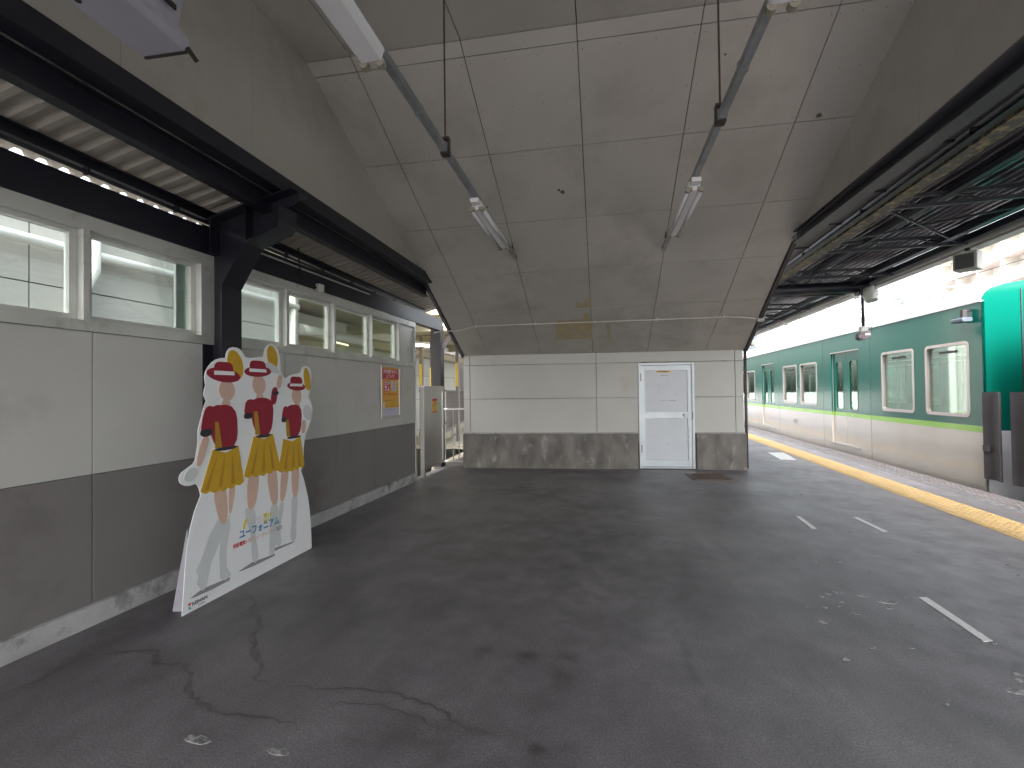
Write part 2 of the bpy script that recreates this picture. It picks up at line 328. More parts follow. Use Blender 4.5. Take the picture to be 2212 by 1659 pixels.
# track bed and rails
b = MB(); b.box((4.87, -40, -1.4), (16.5, 90, -1.15)); tb = b.build("track_bed", M_['ballast'], kind='structure'); tb.rotation_euler = (0, 0, A8)
for i, c in enumerate((6.32-.72, 6.32+.72, 10.3-.72, 10.3+.72)):
    pass
def track(cx, lab):
    r = thing("railway_track", lab, "track", (*rot(cx, 0, A8), -1.15), A8, "railway tracks beside the platform")
    for sd_ in (-.72, .72):
        MB().box((sd_-.035, -40, .10), (sd_+.035, 90, .22)).build("rail", M_['rail'], r)
    b = MB(); s_ = -6
    while s_ < 40: b.box((-1.2, s_, -.02), (1.2, s_+.22, .10)); s_ += .6
    o = b.build("sleeper", M_['ground'], r); o['kind'] = 'stuff'
track(6.35, "railway track directly below the platform edge under the nearer green train")
track(11.7, "second railway track under the farther green train")

# tactile paving
r = thing("tactile_paving", "yellow bumpy tactile strip running along the platform edge", "tactile paving", (*rot(3.69, 0, A8), 0), A8)
b = MB(); s_ = 1.2
while s_ < 42: b.box((0, s_+.002, -.01), (.40, s_+.398, .006)); s_ += .4
b.box((-.045, -2, -.01), (-.006, 42, .005))
b.build("tile", M_['tactile'], r)
b = MB(); s_ = 1.2
while s_ < 26:
    for i in range(6):
        for j in range(6):
            x, y = .035+i*.066, s_+.035+j*.066
            b.add([(x-.013,y-.013,.005),(x+.013,y-.013,.005),(x+.013,y+.013,.005),(x-.013,y+.013,.005),(x-.008,y-.008,.011),(x+.008,y-.008,.011),(x+.008,y+.008,.011),(x-.008,y+.008,.011)],
                  [(4,5,6,7),(0,1,5,4),(1,2,6,5),(2,3,7,6),(3,0,4,7)])
    s_ += .4
o = b.build("stud", mat("stud_yellow", (.31, .21, .095), .6, .15, 30), r); o['kind'] = 'stuff'

def flat(name, label, cat, poly, m, z=.005, group=None):
    cx = sum(p[0] for p in poly)/len(poly); cy = sum(p[1] for p in poly)/len(poly)
    b = MB((cx, cy, 0)); b.prism(poly, -.002, z); o = b.build(name, m); o.location = (cx, cy, 0); return tag(o, label, cat, group)
flat("white_tape", "short white tape dash on asphalt nearest the door side, left of the pair", "floor tape", [(2.109,5.725),(2.085,5.258),(2.135,5.265),(2.160,5.733)], M_['wline'], group="white tape dashes on the platform")
flat("white_tape", "greyer white tape dash nearest the yellow tactile strip", "floor tape", [(2.704,5.773),(2.722,5.255),(2.775,5.263),(2.757,5.78)], M_['wline'], group="white tape dashes on the platform")
flat("white_tape", "longest and nearest white tape dash on the open asphalt", "floor tape", [(2.105,3.661),(2.094,3.094),(2.147,3.104),(2.162,3.671)], M_['wline'], group="white tape dashes on the platform")
flat("floor_plate", "white rectangular plate let into the asphalt beside the yellow strip", "floor plate", [(3.62,11.26),(3.51,10.18),(3.80,10.21),(3.94,11.29)], M_['wline'])
r = thing("drain_grate", "brown ribbed metal grate set in the floor before the white door", "drain grate", (1.68, 8.08, 0), AW)
MB().box((-.30, -.30, -.01), (.30, .30, .004)).build("plate", M_['dark'], r)
b = MB()
for i in range(17): b.box((-.29+i*.0355, -.29, 0), (-.27+i*.0355, .29, .010))
for y in (-.30, .28): b.box((-.30, y, 0), (.30, y+.02, .0115))
b.build("bar", M_['grate'], r)

# ================= LEFT WINDOW WALL =================
WL = thing("window_wall", "long pale wall with grey lower band and a row of sliding windows", "wall", (*rot(-3.3, 7.05, A2), 0), A2)
O = (0, 7.05, 0)
def wb(): return MB(O)
joints = [7.05, 6.62, 5.757, 4.896, 4.03, 3.20, 2.278, 1.42, .55, -.32, -1.2, -2.1, -3.0, -4.0, -5.0, -6.0]
b = wb()
for a, c in zip(joints[:-1], joints[1:]): b.box((-.06, c+.003, .95), (0, a-.003, 1.86))
b.build("upper_panel", M_['wallp'], WL, .002)
b = wb()
for a, c in zip(joints[:-1], joints[1:]): b.box((-.06, c+.003, .13), (.0, a-.003, .947))
b.build("grey_band", M_['band'], WL, .002)
wb().box((-.09, -6, -.02), (-.025, 7.05, 1.9)).build("backing", M_['joint'], WL)
wb().box((-.12, -6, -.01), (.035, 7.05, .128)).build("concrete_base", M_['kerb'], WL, .006)
b = wb(); b.box((-.10, -6, 1.862), (.02, 7.05, 1.93)); b.box((-.10, -6, 2.51), (.02, 7.05, 2.60)); b.box((-.09, 6.50, 1.93), (-.01, 7.05, 2.51))
b.box((-.10, 7.052, .0), (.012, 7.085, 2.60)); b.build("sill_and_head", M_['alu'], WL, .003)
units = [(5.70,6.47),(4.87,5.68),(4.07,4.83),(3.27,4.03),(2.25,3.05),(1.43,2.21),(.61,1.39),(-.21,.57),(-1.03,-.25),(-1.85,-1.07),(-2.67,-1.89),(-3.49,-2.71),(-4.31,-3.53)]
b = wb(); prev = 6.5
for u0_, u1_ in units:
    if prev-u1_ > .01: b.box((-.10, u1_, 1.93), (.022, prev, 2.51))
    prev = u0_
b.box((-.10, -6, 1.93), (.022, prev, 2.51)); b.split("mullion", M_['alu'], WL, .003)
fr = lambda a, b_, h: (h, a, b_)
for i, (u0_, u1_) in enumerate(units):
    bb = wb(); bb.ring([(u0_, 1.93), (u1_, 1.93), (u1_, 2.51), (u0_, 2.51)], [(u0_+.045, 1.968), (u1_-.045, 1.968), (u1_-.045, 2.478), (u0_+.045, 2.478)], -.075, -.03, fr)
    f = bb.build("window", M_['alu'], WL, .003)
    if i == 4:     # sliding sash left half open: its stile shows inside the opening
        q = wb(); q.box((-.098, u1_-.13, 1.968), (-.078, u1_-.045, 2.478)); q.build("sash_stile", M_['alu'], f)
    p = wb(); p.box((-.056, u0_+.04, 1.963), (-.052, u1_-.04, 2.483)); p.build("pane", GLF if i < 3 else GL, f)
# beams over the windows
b = MB(O); b.box((-.10, -6, 2.602), (.03, 8.25, 2.815)); b.box((-.10, -6, 2.816), (.0, 8.25, 2.828)); 
b.build("head_beam", M_['steel'], WL)
b = MB(O); b.box((.031, 3.35, 2.762), (.045, 5.6, 2.776)); b.build("trim_strip", M_['alu'], WL)
r = thing("junction_box", "small pale electrical box with black cable on the navy beam", "junction box", (*rot(-3.255, 4.50, A2), 2.57), A2)
MB().box((0, -.045, 0), (.05, .045, .09)).build("box", M_['paper'], r, .006)
MB().tube([(.02, -.05, .04), (.02, -.2, .05), (.03, -.32, .12), (.04, -.36, .25), (.04, -.37, .38)], .008, 6).build("cable", M_['dark'], r, smooth=True)

# column with haunched bracket
r = thing("steel_column", "navy H-section column with haunched bracket between the windows", "column", (*rot(-3.2, 3.18, A2), 0), A2)
def prof(pts, y0, y1, m, name, t=None):
    bb = MB(); bb.prism(pts, y0, y1, lambda a, b_, h: (a, h, b_)); return bb.build(name, m, r, .003)
web = [(-.10, 0), (.085, 0), (.085, 2.33), (.30, 2.66), (.61, 2.76), (.61, 2.93), (.74, 2.98), (.74, 3.06), (-.10, 2.86)]
prof(web, -.006, .006, M_['steel'], "web")
b = MB()
fl = [(.085, 0), (.085, 2.33), (.30, 2.66), (.60, 2.755), (.62, 2.80), (.62, 2.93)]
for p, q in zip(fl[:-1], fl[1:]): b.bar((p[0], 0, p[1]), (q[0], 0, q[1]), .012, .20, (0, 1, 0))
b.box((-.105, -.10, 0), (-.093, .10, 2.84)); b.box((.30, -.09, 2.67), (.31, .09, 2.97))
b.bar((-.10, 0, 2.87), (.74, 0, 3.05), .012, .20, (0, 1, 0)); b.box((-.03, -.1, 2.60), (-.02, .1, 2.87))
b.build("flange", M_['steel'], r)
r = thing("steel_column", "navy column standing behind the stainless gate", "column", (*rot(-3.48, 8.48, A2), 0), A2)
MB().box((-.10, -.10, 0), (.10, .10, 2.75)).build("shaft", M_['dark'], r, .004)
b = MB(); b.bar((.1, 0, 2.3), (.34, 0, 2.62), .05, .08); b.build("brace", M_['brownsteel'], r)

# ================= LEFT STRIP ROOF =================
LR = thing("strip_roof", "corrugated beige roof strip on navy purlins over the windows", "roof", (-2.51, 6.9, 3.0), 0)
O2 = (-2.51, 6.9, 3.0)
def zd(x): return 2.93+(x+3.3)*.24
b = MB(O2); b.k = 0; y = -7.2; prof_ = []
while y < 8.3: prof_ += [(y, 0), (y+.04, 0), (y+.055, .038), (y+.11, .038)]; y += .125
vs = []; n = len(prof_)
for X in (-3.42, -2.45):
    for (yy, dz) in prof_: vs.append((X, yy, zd(X)+dz+ .0))
b.add(vs, [(i, i+1, n+i+1, n+i) for i in range(n-1)]); b.build("deck", M_['deck'], LR)
def hbeam(bb, x, z0, z1, wd, y0=-7.2, y1=6.6, t=.012):
    bb.box((x-wd/2, y0, z0), (x+wd/2, y1, z0+t)); bb.box((x-wd/2, y0, z1-t), (x+wd/2, y1, z1)); bb.box((x-.005, y0, z0+t), (x+.005, y1, z1-t))
b = MB(O2); hbeam(b, -2.63, 2.905, 3.055, .085, y1=6.7); b.build("purlin", M_['steel'], LR)
b = MB(O2); hbeam(b, -3.16, 2.875, 2.955, .07, y1=8.0); b.build("purlin", M_['steel'], LR)
b = MB(O2); b.tube([(-3.13, -7.2, 2.845), (-3.13, 8.0, 2.845)], .014, 8)
y = -7
while y < 8: b.box((-3.15, y, 2.828), (-3.11, y+.015, 2.876)); y += .62
b.build("conduit", M_['steel'], LR)
b = MB(O2); b.box((-2.535, -7.2, 3.062), (-2.45, 6.42, 3.175)); b.box((-2.56, -7.2, 3.05), (-2.44, 6.42, 3.061)); b.box((-2.55, 6.42, 3.06), (-2.44, 6.52, 3.175))
b.build("edge_girder", M_['steel'], LR)

# ================= STAIR ENCLOSURE: SLOPING CEILING =================
SA = Vector((-2.578, 8.516, 2.13)); sd_ = Vector((.99758, .06951, 0)); sv = Vector((.06321, -.90719, .41596)); sn = Vector((.02891, -.41495, -.90938))  # sn: into the room
CE = thing("stair_soffit", "cream panelled underside of a staircase sloping down to the back wall", "ceiling", (-.05, 8.7, 2.13))
OC = (-.05, 8.7, 2.13)
def sp(a, v, h=0): p = SA+sd_*a+sv*v+sn*h; return (p.x, p.y, p.z)
def a_at_x(X, v): return (X-SA.x-sv.x*v)/sd_.x
rows = [0, .50, 1.465, 2.425, 3.38, 4.36, 5.33, 5.47]
def xl(v): return -2.515 if v > 2.3 else -2.515-.065*(2.3-v)/2.3
def xr(v): return 2.36 if v > 2.6 else 2.36+.13*(2.6-v)/2.6
cols = [None, -2.1, -1.12, -.157, .82, 1.83, None]
b = MB(OC); g = .004
for r0_, r1_ in zip(rows[:-1], rows[1:]):
    for i in range(6):
        def ax_(v, k): 
            X = xl(v) if k == 0 else xr(v) if k == 6 else cols[k]
            return a_at_x(X, v)
        sk = lambda a: -.02*a*(1 if r0_ > 0 else 0)   # rows run slightly out of square with the wall
        q = []
        for (v, k, e) in ((r0_, i, 1), (r0_, i+1, -1), (r1_, i+1, -1), (r1_, i, 1)):
            a = ax_(v, k)+e*g; vv = v+(g if v == r0_ else -g)+(.033*(a-2.5) if v > 0 else 0); q.append((a, vv))
        vs = [sp(a, v, h) for h in (-.012, 0) for a, v in q]
        b.add(vs, [(0,1,2,3),(7,6,5,4),(0,4,5,1),(1,5,6,2),(2,6,7,3),(3,7,4,0)])
b.build("ceiling_panel", M_['ceilp'], CE, .0015)
b = MB(OC)
for r0_, r1_ in zip(rows[:-1], rows[1:]):
    if r1_-r0_ < .3: continue
    for i in range(6):
        for t in (.06, .5, .94):
            for u in (.04, .35, .65, .96):
                v = r0_+(r1_-r0_)*t; X0 = xl(v) if i == 0 else cols[i]; X1 = xr(v) if i == 5 else cols[i+1]
                a = a_at_x(X0+(X1-X0)*u, v); vv = v+(.033*(a-2.5) if v > 0 else 0)
                b.prism(ell(a, vv, .0045, .0045, 0, 6), -.001, .0012, lambda a_, v_, h: sp(a_, v_, h))
o = b.build("screw_head", M_['joint'], CE); o['kind'] = 'stuff'
b = MB(OC)
b.add([sp(a_at_x(xl(v)-.03, v), v, -.03) if k == 0 else sp(a_at_x(xr(v)+.03, v), v, -.03) for v in (-.05, 2.4, 5.65) for k in (0, 1)]+[sp(a_at_x(xl(v)-.03, v), v, -.0125) if k == 0 else sp(a_at_x(xr(v)+.03, v), v, -.0125) for v in (-.05, 2.4, 5.65) for k in (0, 1)],
      [(0,1,3,2),(2,3,5,4),(6,8,9,7),(8,10,11,9)])
b.build("backing", M_['joint'], CE)
# bare patches where paint has flaked
for poly in ([(2.1,1.67),(2.16,1.60),(2.22,1.61),(2.27,1.72),(2.33,1.79),(2.35,1.475),(2.22,1.475),(2.12,1.475)],
             [(1.81,1.14),(1.95,1.12),(2.1,1.16),(2.22,1.15),(2.23,1.32),(2.31,1.32),(2.33,1.14),(2.38,1.04),(2.398,.52),(2.1,.515),(1.78,.52),(1.74,.60),(1.79,.8),(1.76,1.0)],
             [(2.59,.97),(2.66,1.0),(2.69,.8),(2.71,.53),(2.64,.52),(2.65,.7)]):
    bb = MB(OC); bb.prism(poly, -.001, .0015, lambda a, v, h: sp(a, v, h)); bb.build("bare_patch", M_['patch'], CE)
bb = MB(OC)
for a, v, rr_ in ((1.94,3.77,.028),(1.90,3.80,.02),(4.33,4.47,.03),(1.05,3.62,.012),(3.32,5.1,.012)): bb.prism([(a+rr_*math.cos(t)*random.uniform(.6, 1.2), v+rr_*math.sin(t)*random.uniform(.6, 1.2)) for t in (2*math.pi*i/9 for i in range(9))], -.001, .002, lambda a, v, h: sp(a, v, h))
bb.split("rust_mark", mat("rust_mark", (.13, .09, .07), .8, .3, 30), CE)
# flat landing ceiling
b = MB(OC); zc = 4.385
crease = lambda X: SA.y+(X-SA.x)*.0697+.0+ (5.47+.033*(a_at_x(X, 5.47)-2.5))*(-.90719)+.0
ys = [None, 2.62, 1.66, .70, -.26, -1.22, -2.2, -3.2, -4.2, -5.2, -6.2, -7.2]
zz = lambda X, Y: sp(a_at_x(X, 5.47), 5.47+.033*(a_at_x(X, 5.47)-2.5))[2] if Y is None else zc
cx = [-2.515, -2.1, -1.12, -.157, .82, 1.83, 2.36]
for i in range(6):
    for y0, y1 in zip(ys[:-1], ys[1:]):
        X0, X1 = cx[i]+g, cx[i+1]-g
        f = lambda X, Y: (X, (crease(X)-.022 if Y is None else Y+.04*X), zz(X, Y))
        q = [f(X0, y0), f(X1, y0), (X1, y1+.04*X1+.008, zc), (X0, y1+.04*X0+.008, zc)]
        b.add([*q, *[(p[0], p[1], p[2]+.012) for p in q]], [(0,3,2,1),(4,5,6,7),(0,1,5,4),(1,2,6,5),(2,3,7,6),(3,0,4,7)])
b.build("landing_panel", M_['ceilp'], CE, .0015)
b = MB(OC); P = [(x_, crease(x_), zz(x_, None)) for x_ in (-2.5, 2.35)]
b.bar((P[0][0], P[0][1]-.011, P[0][2]-.001), (P[1][0], P[1][1]-.011, P[1][2]-.001), .016, .006); b.build("crease_joint", M_['joint'], CE)
MB(OC).box((-2.6, -7.2, zc+.05), (2.5, 3.75, zc+.08)).build("landing_backing", M_['joint'], CE)
# side faces
def sideface(X, zb, t, name, ycut):
    bb = MB(OC); ye = [3.95, 2.98, 2.02, 1.05, .1, -.9, -1.9, -3.2, -5.2, -7.2]
    zt = lambda Y: min(4.46, SA.z+(sn.x*(X-SA.x)+sn.y*(Y-SA.y))/(-sn.z)+.005)
    yk = SA.y+((SA.z-4.44)*(-sn.z)+sn.x*(X-SA.x))/(-sn.y)
    Ys = [ycut, 5.9, 4.93]+ye
    for y0, y1 in zip(Ys[:-1], Ys[1:]):
        a, c = y0-.002, y1+.002
        P = [(X, a, zb), (X, c, zb), (X, c, zt(c)+.02), (X, a, max(zt(a)+.02, zb+.01))]
        if c < yk < a: P = [(X, a, zb), (X, c, zb), (X, c, 4.46), (X, yk, 4.46), (X, a, zt(a)+.02)]
        n_ = len(P); bb.add([*P, *[(p[0]+t, p[1], p[2]) for p in P]], [tuple(range(n_)), tuple(range(n_, 2*n_))[::-1]]+[(i, (i+1) % n_, n_+(i+1) % n_, n_+i) for i in range(n_)])
    return bb.build(name, M_['ceilp'], CE, .001)
sideface(-2.515, 3.17, -.03, "side_panel", 6.3)
sideface(2.358, 3.34, .03, "side_panel", 6.22)
# steel edge channels along the slope
b = MB(OC)
for X0, side, v0, v1 in ((0, -1, -.05, 2.45), (0, 1, -.02, 2.75)):
    fx = xl if side < 0 else xr
    for h0, h1, w0, w1 in ((-.16, .02, .004, .016), (-.16, -.15, .004, .07), (.012, .02, .004, .06)):
        P = [sp(a_at_x(fx(v)+side*w_, v), v, h) for v in (v0, v1) for (w_, h) in ((w0, h0), (w1, h0), (w1, h1), (w0, h1))]
        b.add(P, [(0,1,2,3),(7,6,5,4),(0,4,5,1),(1,5,6,2),(2,6,7,3),(3,7,4,0)])
b.split("edge_channel", M_['steelr'], CE, per=3)
# right girder under the side face
b = MB(OC); b.box((2.35, -7.2, 3.215), (2.362, 6.15, 3.35)); b.box((2.30, -7.2, 3.20), (2.43, 6.15, 3.214)); b.box((2.31, -7.2, 3.336), (2.349, 6.15, 3.35))
b.build("right_girder", M_['steelr'], CE)

# conduit along slope
cab = [(-.35,.90),(-.2,.945),(.08,.94),(.25,1.0),(.4,1.06),(.8,1.07),(1.43,1.08),(2.4,1.09),(3.39,1.10),(4.4,1.12),(4.7,1.10),(4.92,1.05),(5.0,1.03)]
b = MB(SA); b.tube([sp(a, v, .022) for a, v in cab], .011, 8)
o = b.build("cable_conduit", M_['paper'], smooth=True); o.location = SA; tag(o, "thin white cable conduit crossing the lower slope of the cream soffit", "conduit")
b = MB(SA)
for a, v in ((.42,1.062),(1.44,1.082),(2.42,1.092),(3.4,1.102),(4.42,1.122)):
    b.add([sp(a+da, v+dv, h) for h in (.0, .036) for da, dv in ((-.012,-.03),(.012,-.03),(.012,.03),(-.012,.03))], [(0,1,2,3),(7,6,5,4),(0,4,5,1),(1,5,6,2),(2,6,7,3),(3,7,4,0)])
b.add([sp(5.0+da, 1.03+dv, h) for h in (.0, .06) for da, dv in ((-.05,-.02),(.05,-.02),(.05,.02),(-.05,.02))], [(0,1,2,3),(7,6,5,4),(0,4,5,1),(1,5,6,2),(2,6,7,3),(3,7,4,0)])
b.split("clip", M_['paper'], o)

# ================= BACK WALL =================
BW = thing("partition_wall", "cream panelled wall on stained concrete base with white door", "wall", (-2.601, 8.514, 0), AW)
LW = 5.10
def wallcells(m, name, xs, zs, y0, y1, skip, bev=.0025):
    b = MB()
    for i in range(len(xs)-1):
        for j in range(len(zs)-1):
            if skip(xs[i], xs[i+1], zs[j], zs[j+1]): continue
            b.box((xs[i]+.005, y0, zs[j]+.005), (xs[i+1]-.005, y1, zs[j+1]-.005))
    return b.build(name, m, BW, bev)
wallcells(M_['cream'], "wall_panel", [.0, .128, 2.505, 3.262], [.66, 1.303, 1.942, 2.19], 0, .05, lambda *a: False)
wallcells(M_['cream'], "wall_panel", [4.236, 4.944, 5.085], [.66, 1.30, 1.942, 2.19], 0, .05, lambda *a: False)
b = MB(); b.box((3.252, .0, 1.947), (4.246, .05, 2.185)); b.build("wall_panel", M_['cream'], BW, .0025)
b = MB(); b.box((-.0, .035, .5), (3.262, .12, 2.2)); b.box((4.236, .035, .5), (5.08, .12, 2.2)); b.box((3.262, .035, 1.935), (4.236, .12, 2.2)); b.build("joint_backing", M_['kerb'], BW)
b = MB(); b.box((-.012, -.03, -.01), (3.24, .12, .642)); b.box((4.262, -.03, -.01), (5.112, .12, .642)); b.split("concrete_base", M_['concrete'], BW, .008)
b = MB(); b.box((-.0, -.012, .643), (3.25, .03, .662)); b.box((4.256, -.012, .643), (5.1, .03, .662)); b.box((-.005,-.002, 2.187), (5.09, .06, 2.20)); b.build("flashing", M_['kerb'], BW)
b = MB(); b.box((-.012, .12, -.01), (.0, 3.2, 2.2)); b.box((5.08, .12, -.01), (5.092, 3.2, 2.2)); b.split("side_wall", M_['cream'], BW)
MB().box((3.24, .10, -.01), (4.262, .12, 1.96)).build("door_recess", M_['dark'], BW)
b = MB(); b.box((4.238, -.034, .0), (4.262, .05, .64)); b.box((3.24, -.028, .0), (4.262, .0, .014)); b.split("dark_reveal", M_['rod'], BW)
# door
dr = MB(); dr.box((3.262, -.02, .0), (3.300, .06, 1.93)); dr.box((4.196, -.02, .0), (4.238, .06, 1.93)); dr.box((3.300, -.018, 1.888), (4.196, .06, 1.929)); dr.box((3.300, -.01, .01), (4.196, .06, .035))
door = dr.build("door", M_['dooralu'], BW, .003)
b = MB(); b.box((3.304, .0, .045), (3.372, .03, 1.882)); b.box((4.124, .0, .045), (4.192, .03, 1.882)); b.box((3.372, .001, 1.79), (4.124, .029, 1.882)); b.box((3.372, .001, .918), (4.124, .029, 1.035)); b.box((3.372, .001, .045), (4.124, .029, .165))
b.build("leaf_frame", M_['dooralu'], door, .002)
b = MB(); b.box((3.374, .010, 1.037), (4.118, .02, 1.788)); b.box((3.374, .010, .167), (4.118, .02, .916)); b.split("leaf_panel", M_['doorw'], door)
MB().box((3.30, .022, .04), (4.2, .04, 1.885)).build("leaf_shadow_gap", M_['dark'], door)
b = MB(); b.tube([(4.06, .0, .975), (4.06, -.012, .975)], .036, 16); b.tube([(4.06, -.012, .975), (4.06, -.03, .975), (4.06, -.045, .975), (4.06, -.06, .975)], [.014, .018, .028, .02], 16); b.build("knob", M_['stain'], door, smooth=True)
for x, z in ((3.302, 1.60), (3.302, .30)): MB().box((x-.007, -.028, z), (x+.007, -.02, z+.14)).build("hinge", M_['brownsteel'], door)
MB().box((4.19, -.026, .90), (4.202, -.02, 1.04)).build("strike", M_['brownsteel'], door)
b = MB(); b.box((3.585, .006, 1.752), (3.83, .0098, 1.783)); ns = b.build("notice_strip", M_['posty'], door)
text("lettering", "非常設備", .036, M_['pdark'], ns, (3.603, .0055, 1.756), (1, 0, 0), (0, 0, 1), 0.0006, sx=1.25)
b = MB()
for (x0, x1, z) in ((3.66, 3.79, 1.70), (3.64, 3.74, 1.245), (3.76, 3.92, 1.243)):
    ribbonpts = [(x0+(x1-x0)*t/8, z+random.uniform(-.004, .004)) for t in range(9)]
    b.prism(ribbonpts+[(x, zz_-random.uniform(.003, .012)) for x, zz_ in reversed(ribbonpts)], .0085, .0099, lambda a, c, h: (a, h, c))
for x, z in ((3.61,1.52),(3.61,1.40),(3.93,1.35),(3.78,.45)): b.prism(ell(x, z, .006, .01), .0085, .0099, lambda a, c, h: (a, h, c))
b.split("scuff", M_['pgrey'], door)
# down pipe at the corner
px_, py_ = -2.601+5.135*math.cos(AW), 8.514+5.135*math.sin(AW)+.06
b = MB((px_, py_, 0)); b.tube([(px_, py_, .02), (px_, py_, 2.15)], .026, 12)
for z in (.75, 1.35, 1.95): b.tube([(px_, py_, z), (px_, py_, z+.03)], .031, 12)
o = b.build("down_pipe", mat("brown_grey_pipe", (.10, .085, .09), .45, .1, 4), smooth=True); o.location = (px_, py_, 0); tag(o, "thin dark grey drain pipe at the right corner of the cream wall", "drain pipe")

# ================= LIGHT RAILS AND TUBE FIXTURES =================
def railthing(X, yend, label, rodtop):
    r = thing("lighting_rail", label, "lighting rail", (X, 3.2, 3.25), 0, "lighting rails under the soffit")
    b = MB(); y0, y1 = -7-3.2, yend-3.2
    b.box((-.022, y0, -.022), (-.018, y1, .022)); b.box((.018, y0, -.022), (.022, y1, .022)); b.box((-.018, y0, .018), (.018, y1, .022)); b.box((-.022, y0, -.026), (.022, y1, -.0222))
    for yy in (-2.5, -.45, .0, 1.0): b.box((-.027, yy, -.03), (.027, yy+.03, .027))
    b.build("channel", M_['galv'], r)
    b = MB(); b.tube([(0, .07, .03), (0, .07, rodtop-3.25)], .0065, 8); b.tube([(0, -2.4, .03), (0, -2.4, 1.13)], .0065, 8); b.tube([(0, -5.4, .03), (0, -5.4, 1.13)], .0065, 8); b.split("hanger_rod", M_['rod'], r)
    b = MB(); b.box((-.03, .04, -.04), (.03, .10, -.026)); b.box((-.032, .045, -.03), (-.024, .095, .09)); b.box((.024, .045, -.03), (.032, .095, .09)); b.box((-.024, .045, .075), (.024, .095, .09)); b.build("hanger_clip", M_['rod'], r)
    b = MB(); e = y1-.22
    b.tube([(0, e, .02), (0, e-.02, .14)], .006, 6); b.tube([(0, e, .02), (.0, e+.06, .10), (0, e-.02, .14)], .005, 6); b.build("end_stay", M_['rod'], r)
    return r
railthing(-1.12, 6.12, "galvanised channel carrying tube lights, the left one of two", 4.38)
railthing(.80, 6.18, "galvanised channel carrying tube lights, the right one near the train", 4.38)
def fixture(X, Yc, label, src=None):
    if src: r = copy_tree(src); r.location = (X, Yc, 3.12); r['label'] = label; return r
    r = thing("tube_light", label, "light", (X, Yc, 3.12), 0, "twin tube lights on the lighting rails")
    b = MB(); b.prism([(-.045, .10), (.045, .10), (.05, .065), (.028, .02), (-.028, .02), (-.05, .065)], -.60, .60, lambda a, c, h: (a, h, c)); b.box((-.04,-.69,.06),(.04,-.60,.10)); b.build("body", M_['white'], r, .004)
    for s in (-1, 1):
        b = MB(); b.tube([(s*.055, -.585, .02), (s*.055, .585, .02)], .0155, 12); b.build("tube", M_['tube'], r, smooth=True)
        b = MB()
        for y in (-.605, .605): b.tube([(s*.055, y-.014, .022), (s*.055, y+.014, .022)], .021, 10); b.box((s*.02, y-.012, .015), (s*.055, y+.012, .045))
        b.split("lamp_holder", M_['slab'], r, per=2)
    return r
fx = fixture(-1.12, 4.75, "unlit twin tube light at the far end of the left rail")
fixture(.80, 4.75, "unlit twin tube light at the far end of the right rail", fx)
f3 = thing("tube_light", "near tube light on the left rail showing white empty underside", "light", (-1.12, 1.59, 3.12), 0, "twin tube lights on the lighting rails")
b = MB(); b.prism([(-.05, .10), (.05, .10), (.075, .05), (.055, .0), (-.055, .0), (-.075, .05)], -.60, .55, lambda a, c, h: (a, h, c)); b.build("body", M_['white'], f3, .004)
b = MB()
for s in (-1, 1): b.tube([(s*.045, .55, .0), (s*.045, .585, .0)], .024, 10); b.tube([(s*.045, .585, .0), (s*.045, .60, .0)], .012, 8)
b.split("lamp_holder", M_['slab'], f3, per=2)
b = MB(); b.tube([(0, .1, -.003), (0, .1, .01)], .012, 10); b.build("screw", M_['galv'], f3)
fixture(.80, 1.63, "near tube light on the right rail cut by the frame top", f3)

# hanging sign housing, top left
r = thing("hanging_housing", "lilac-grey metal housing hanging high in the left corner", "light housing", (-1.86, 1.42, 3.0), R(2))
b = MB(); b.prism([(-.17, 0), (.05, 0), (.07, .03), (.07, .06), (-.19, .06), (-.19, .02)], -1.1, .33, lambda a, c, h: (a, h, c)); b.build("tray", M_['greybox'], r, .006)
b = MB(); b.prism([(-.06, .062), (.055, .062), (.085, .22), (-.04, .25)], -.30, .30, lambda a, c, h: (a, h, c)); b.build("hood", M_['greybox'], r, .02)
b = MB(); b.bar((.088, -.25, .12), (.088, .24, .12), .008, .022); b.build("slot", M_['dark'], r)
b = MB(); b.prism([(-.13, .062), (-.065, .062), (-.065, .12), (-.13, .12)], -.5, .18, lambda a, c, h: (a, h, c)); b.build("ballast_box", M_['rubber'], r, .01)
for y_ in (-.12, .02):
    MB().tube([(-.13, y_, -.004), (-.13, y_, .002)], .012, 8).build("screw", M_['dark'], r)
b = MB(); b.tube([(-.11, -.5, .10), (-.11, -.15, .10), (-.11, -.1, .2), (-.11, -.1, .9)], .045, 12); b.build("stem", M_['greybox'], r, smooth=True)
b = MB(); b.box((-.165, .325, -.006), (.055, .337, .012)); b.bar((.065, .32, .01), (.08, .36, -.03), .012, .016); b.box((-.186, -.28, -.004), (-.18, -.08, .022)); b.box((-.09, -.1, -.008), (-.07, -.08, .0)); b.split("end_trim", M_['dark'], r)

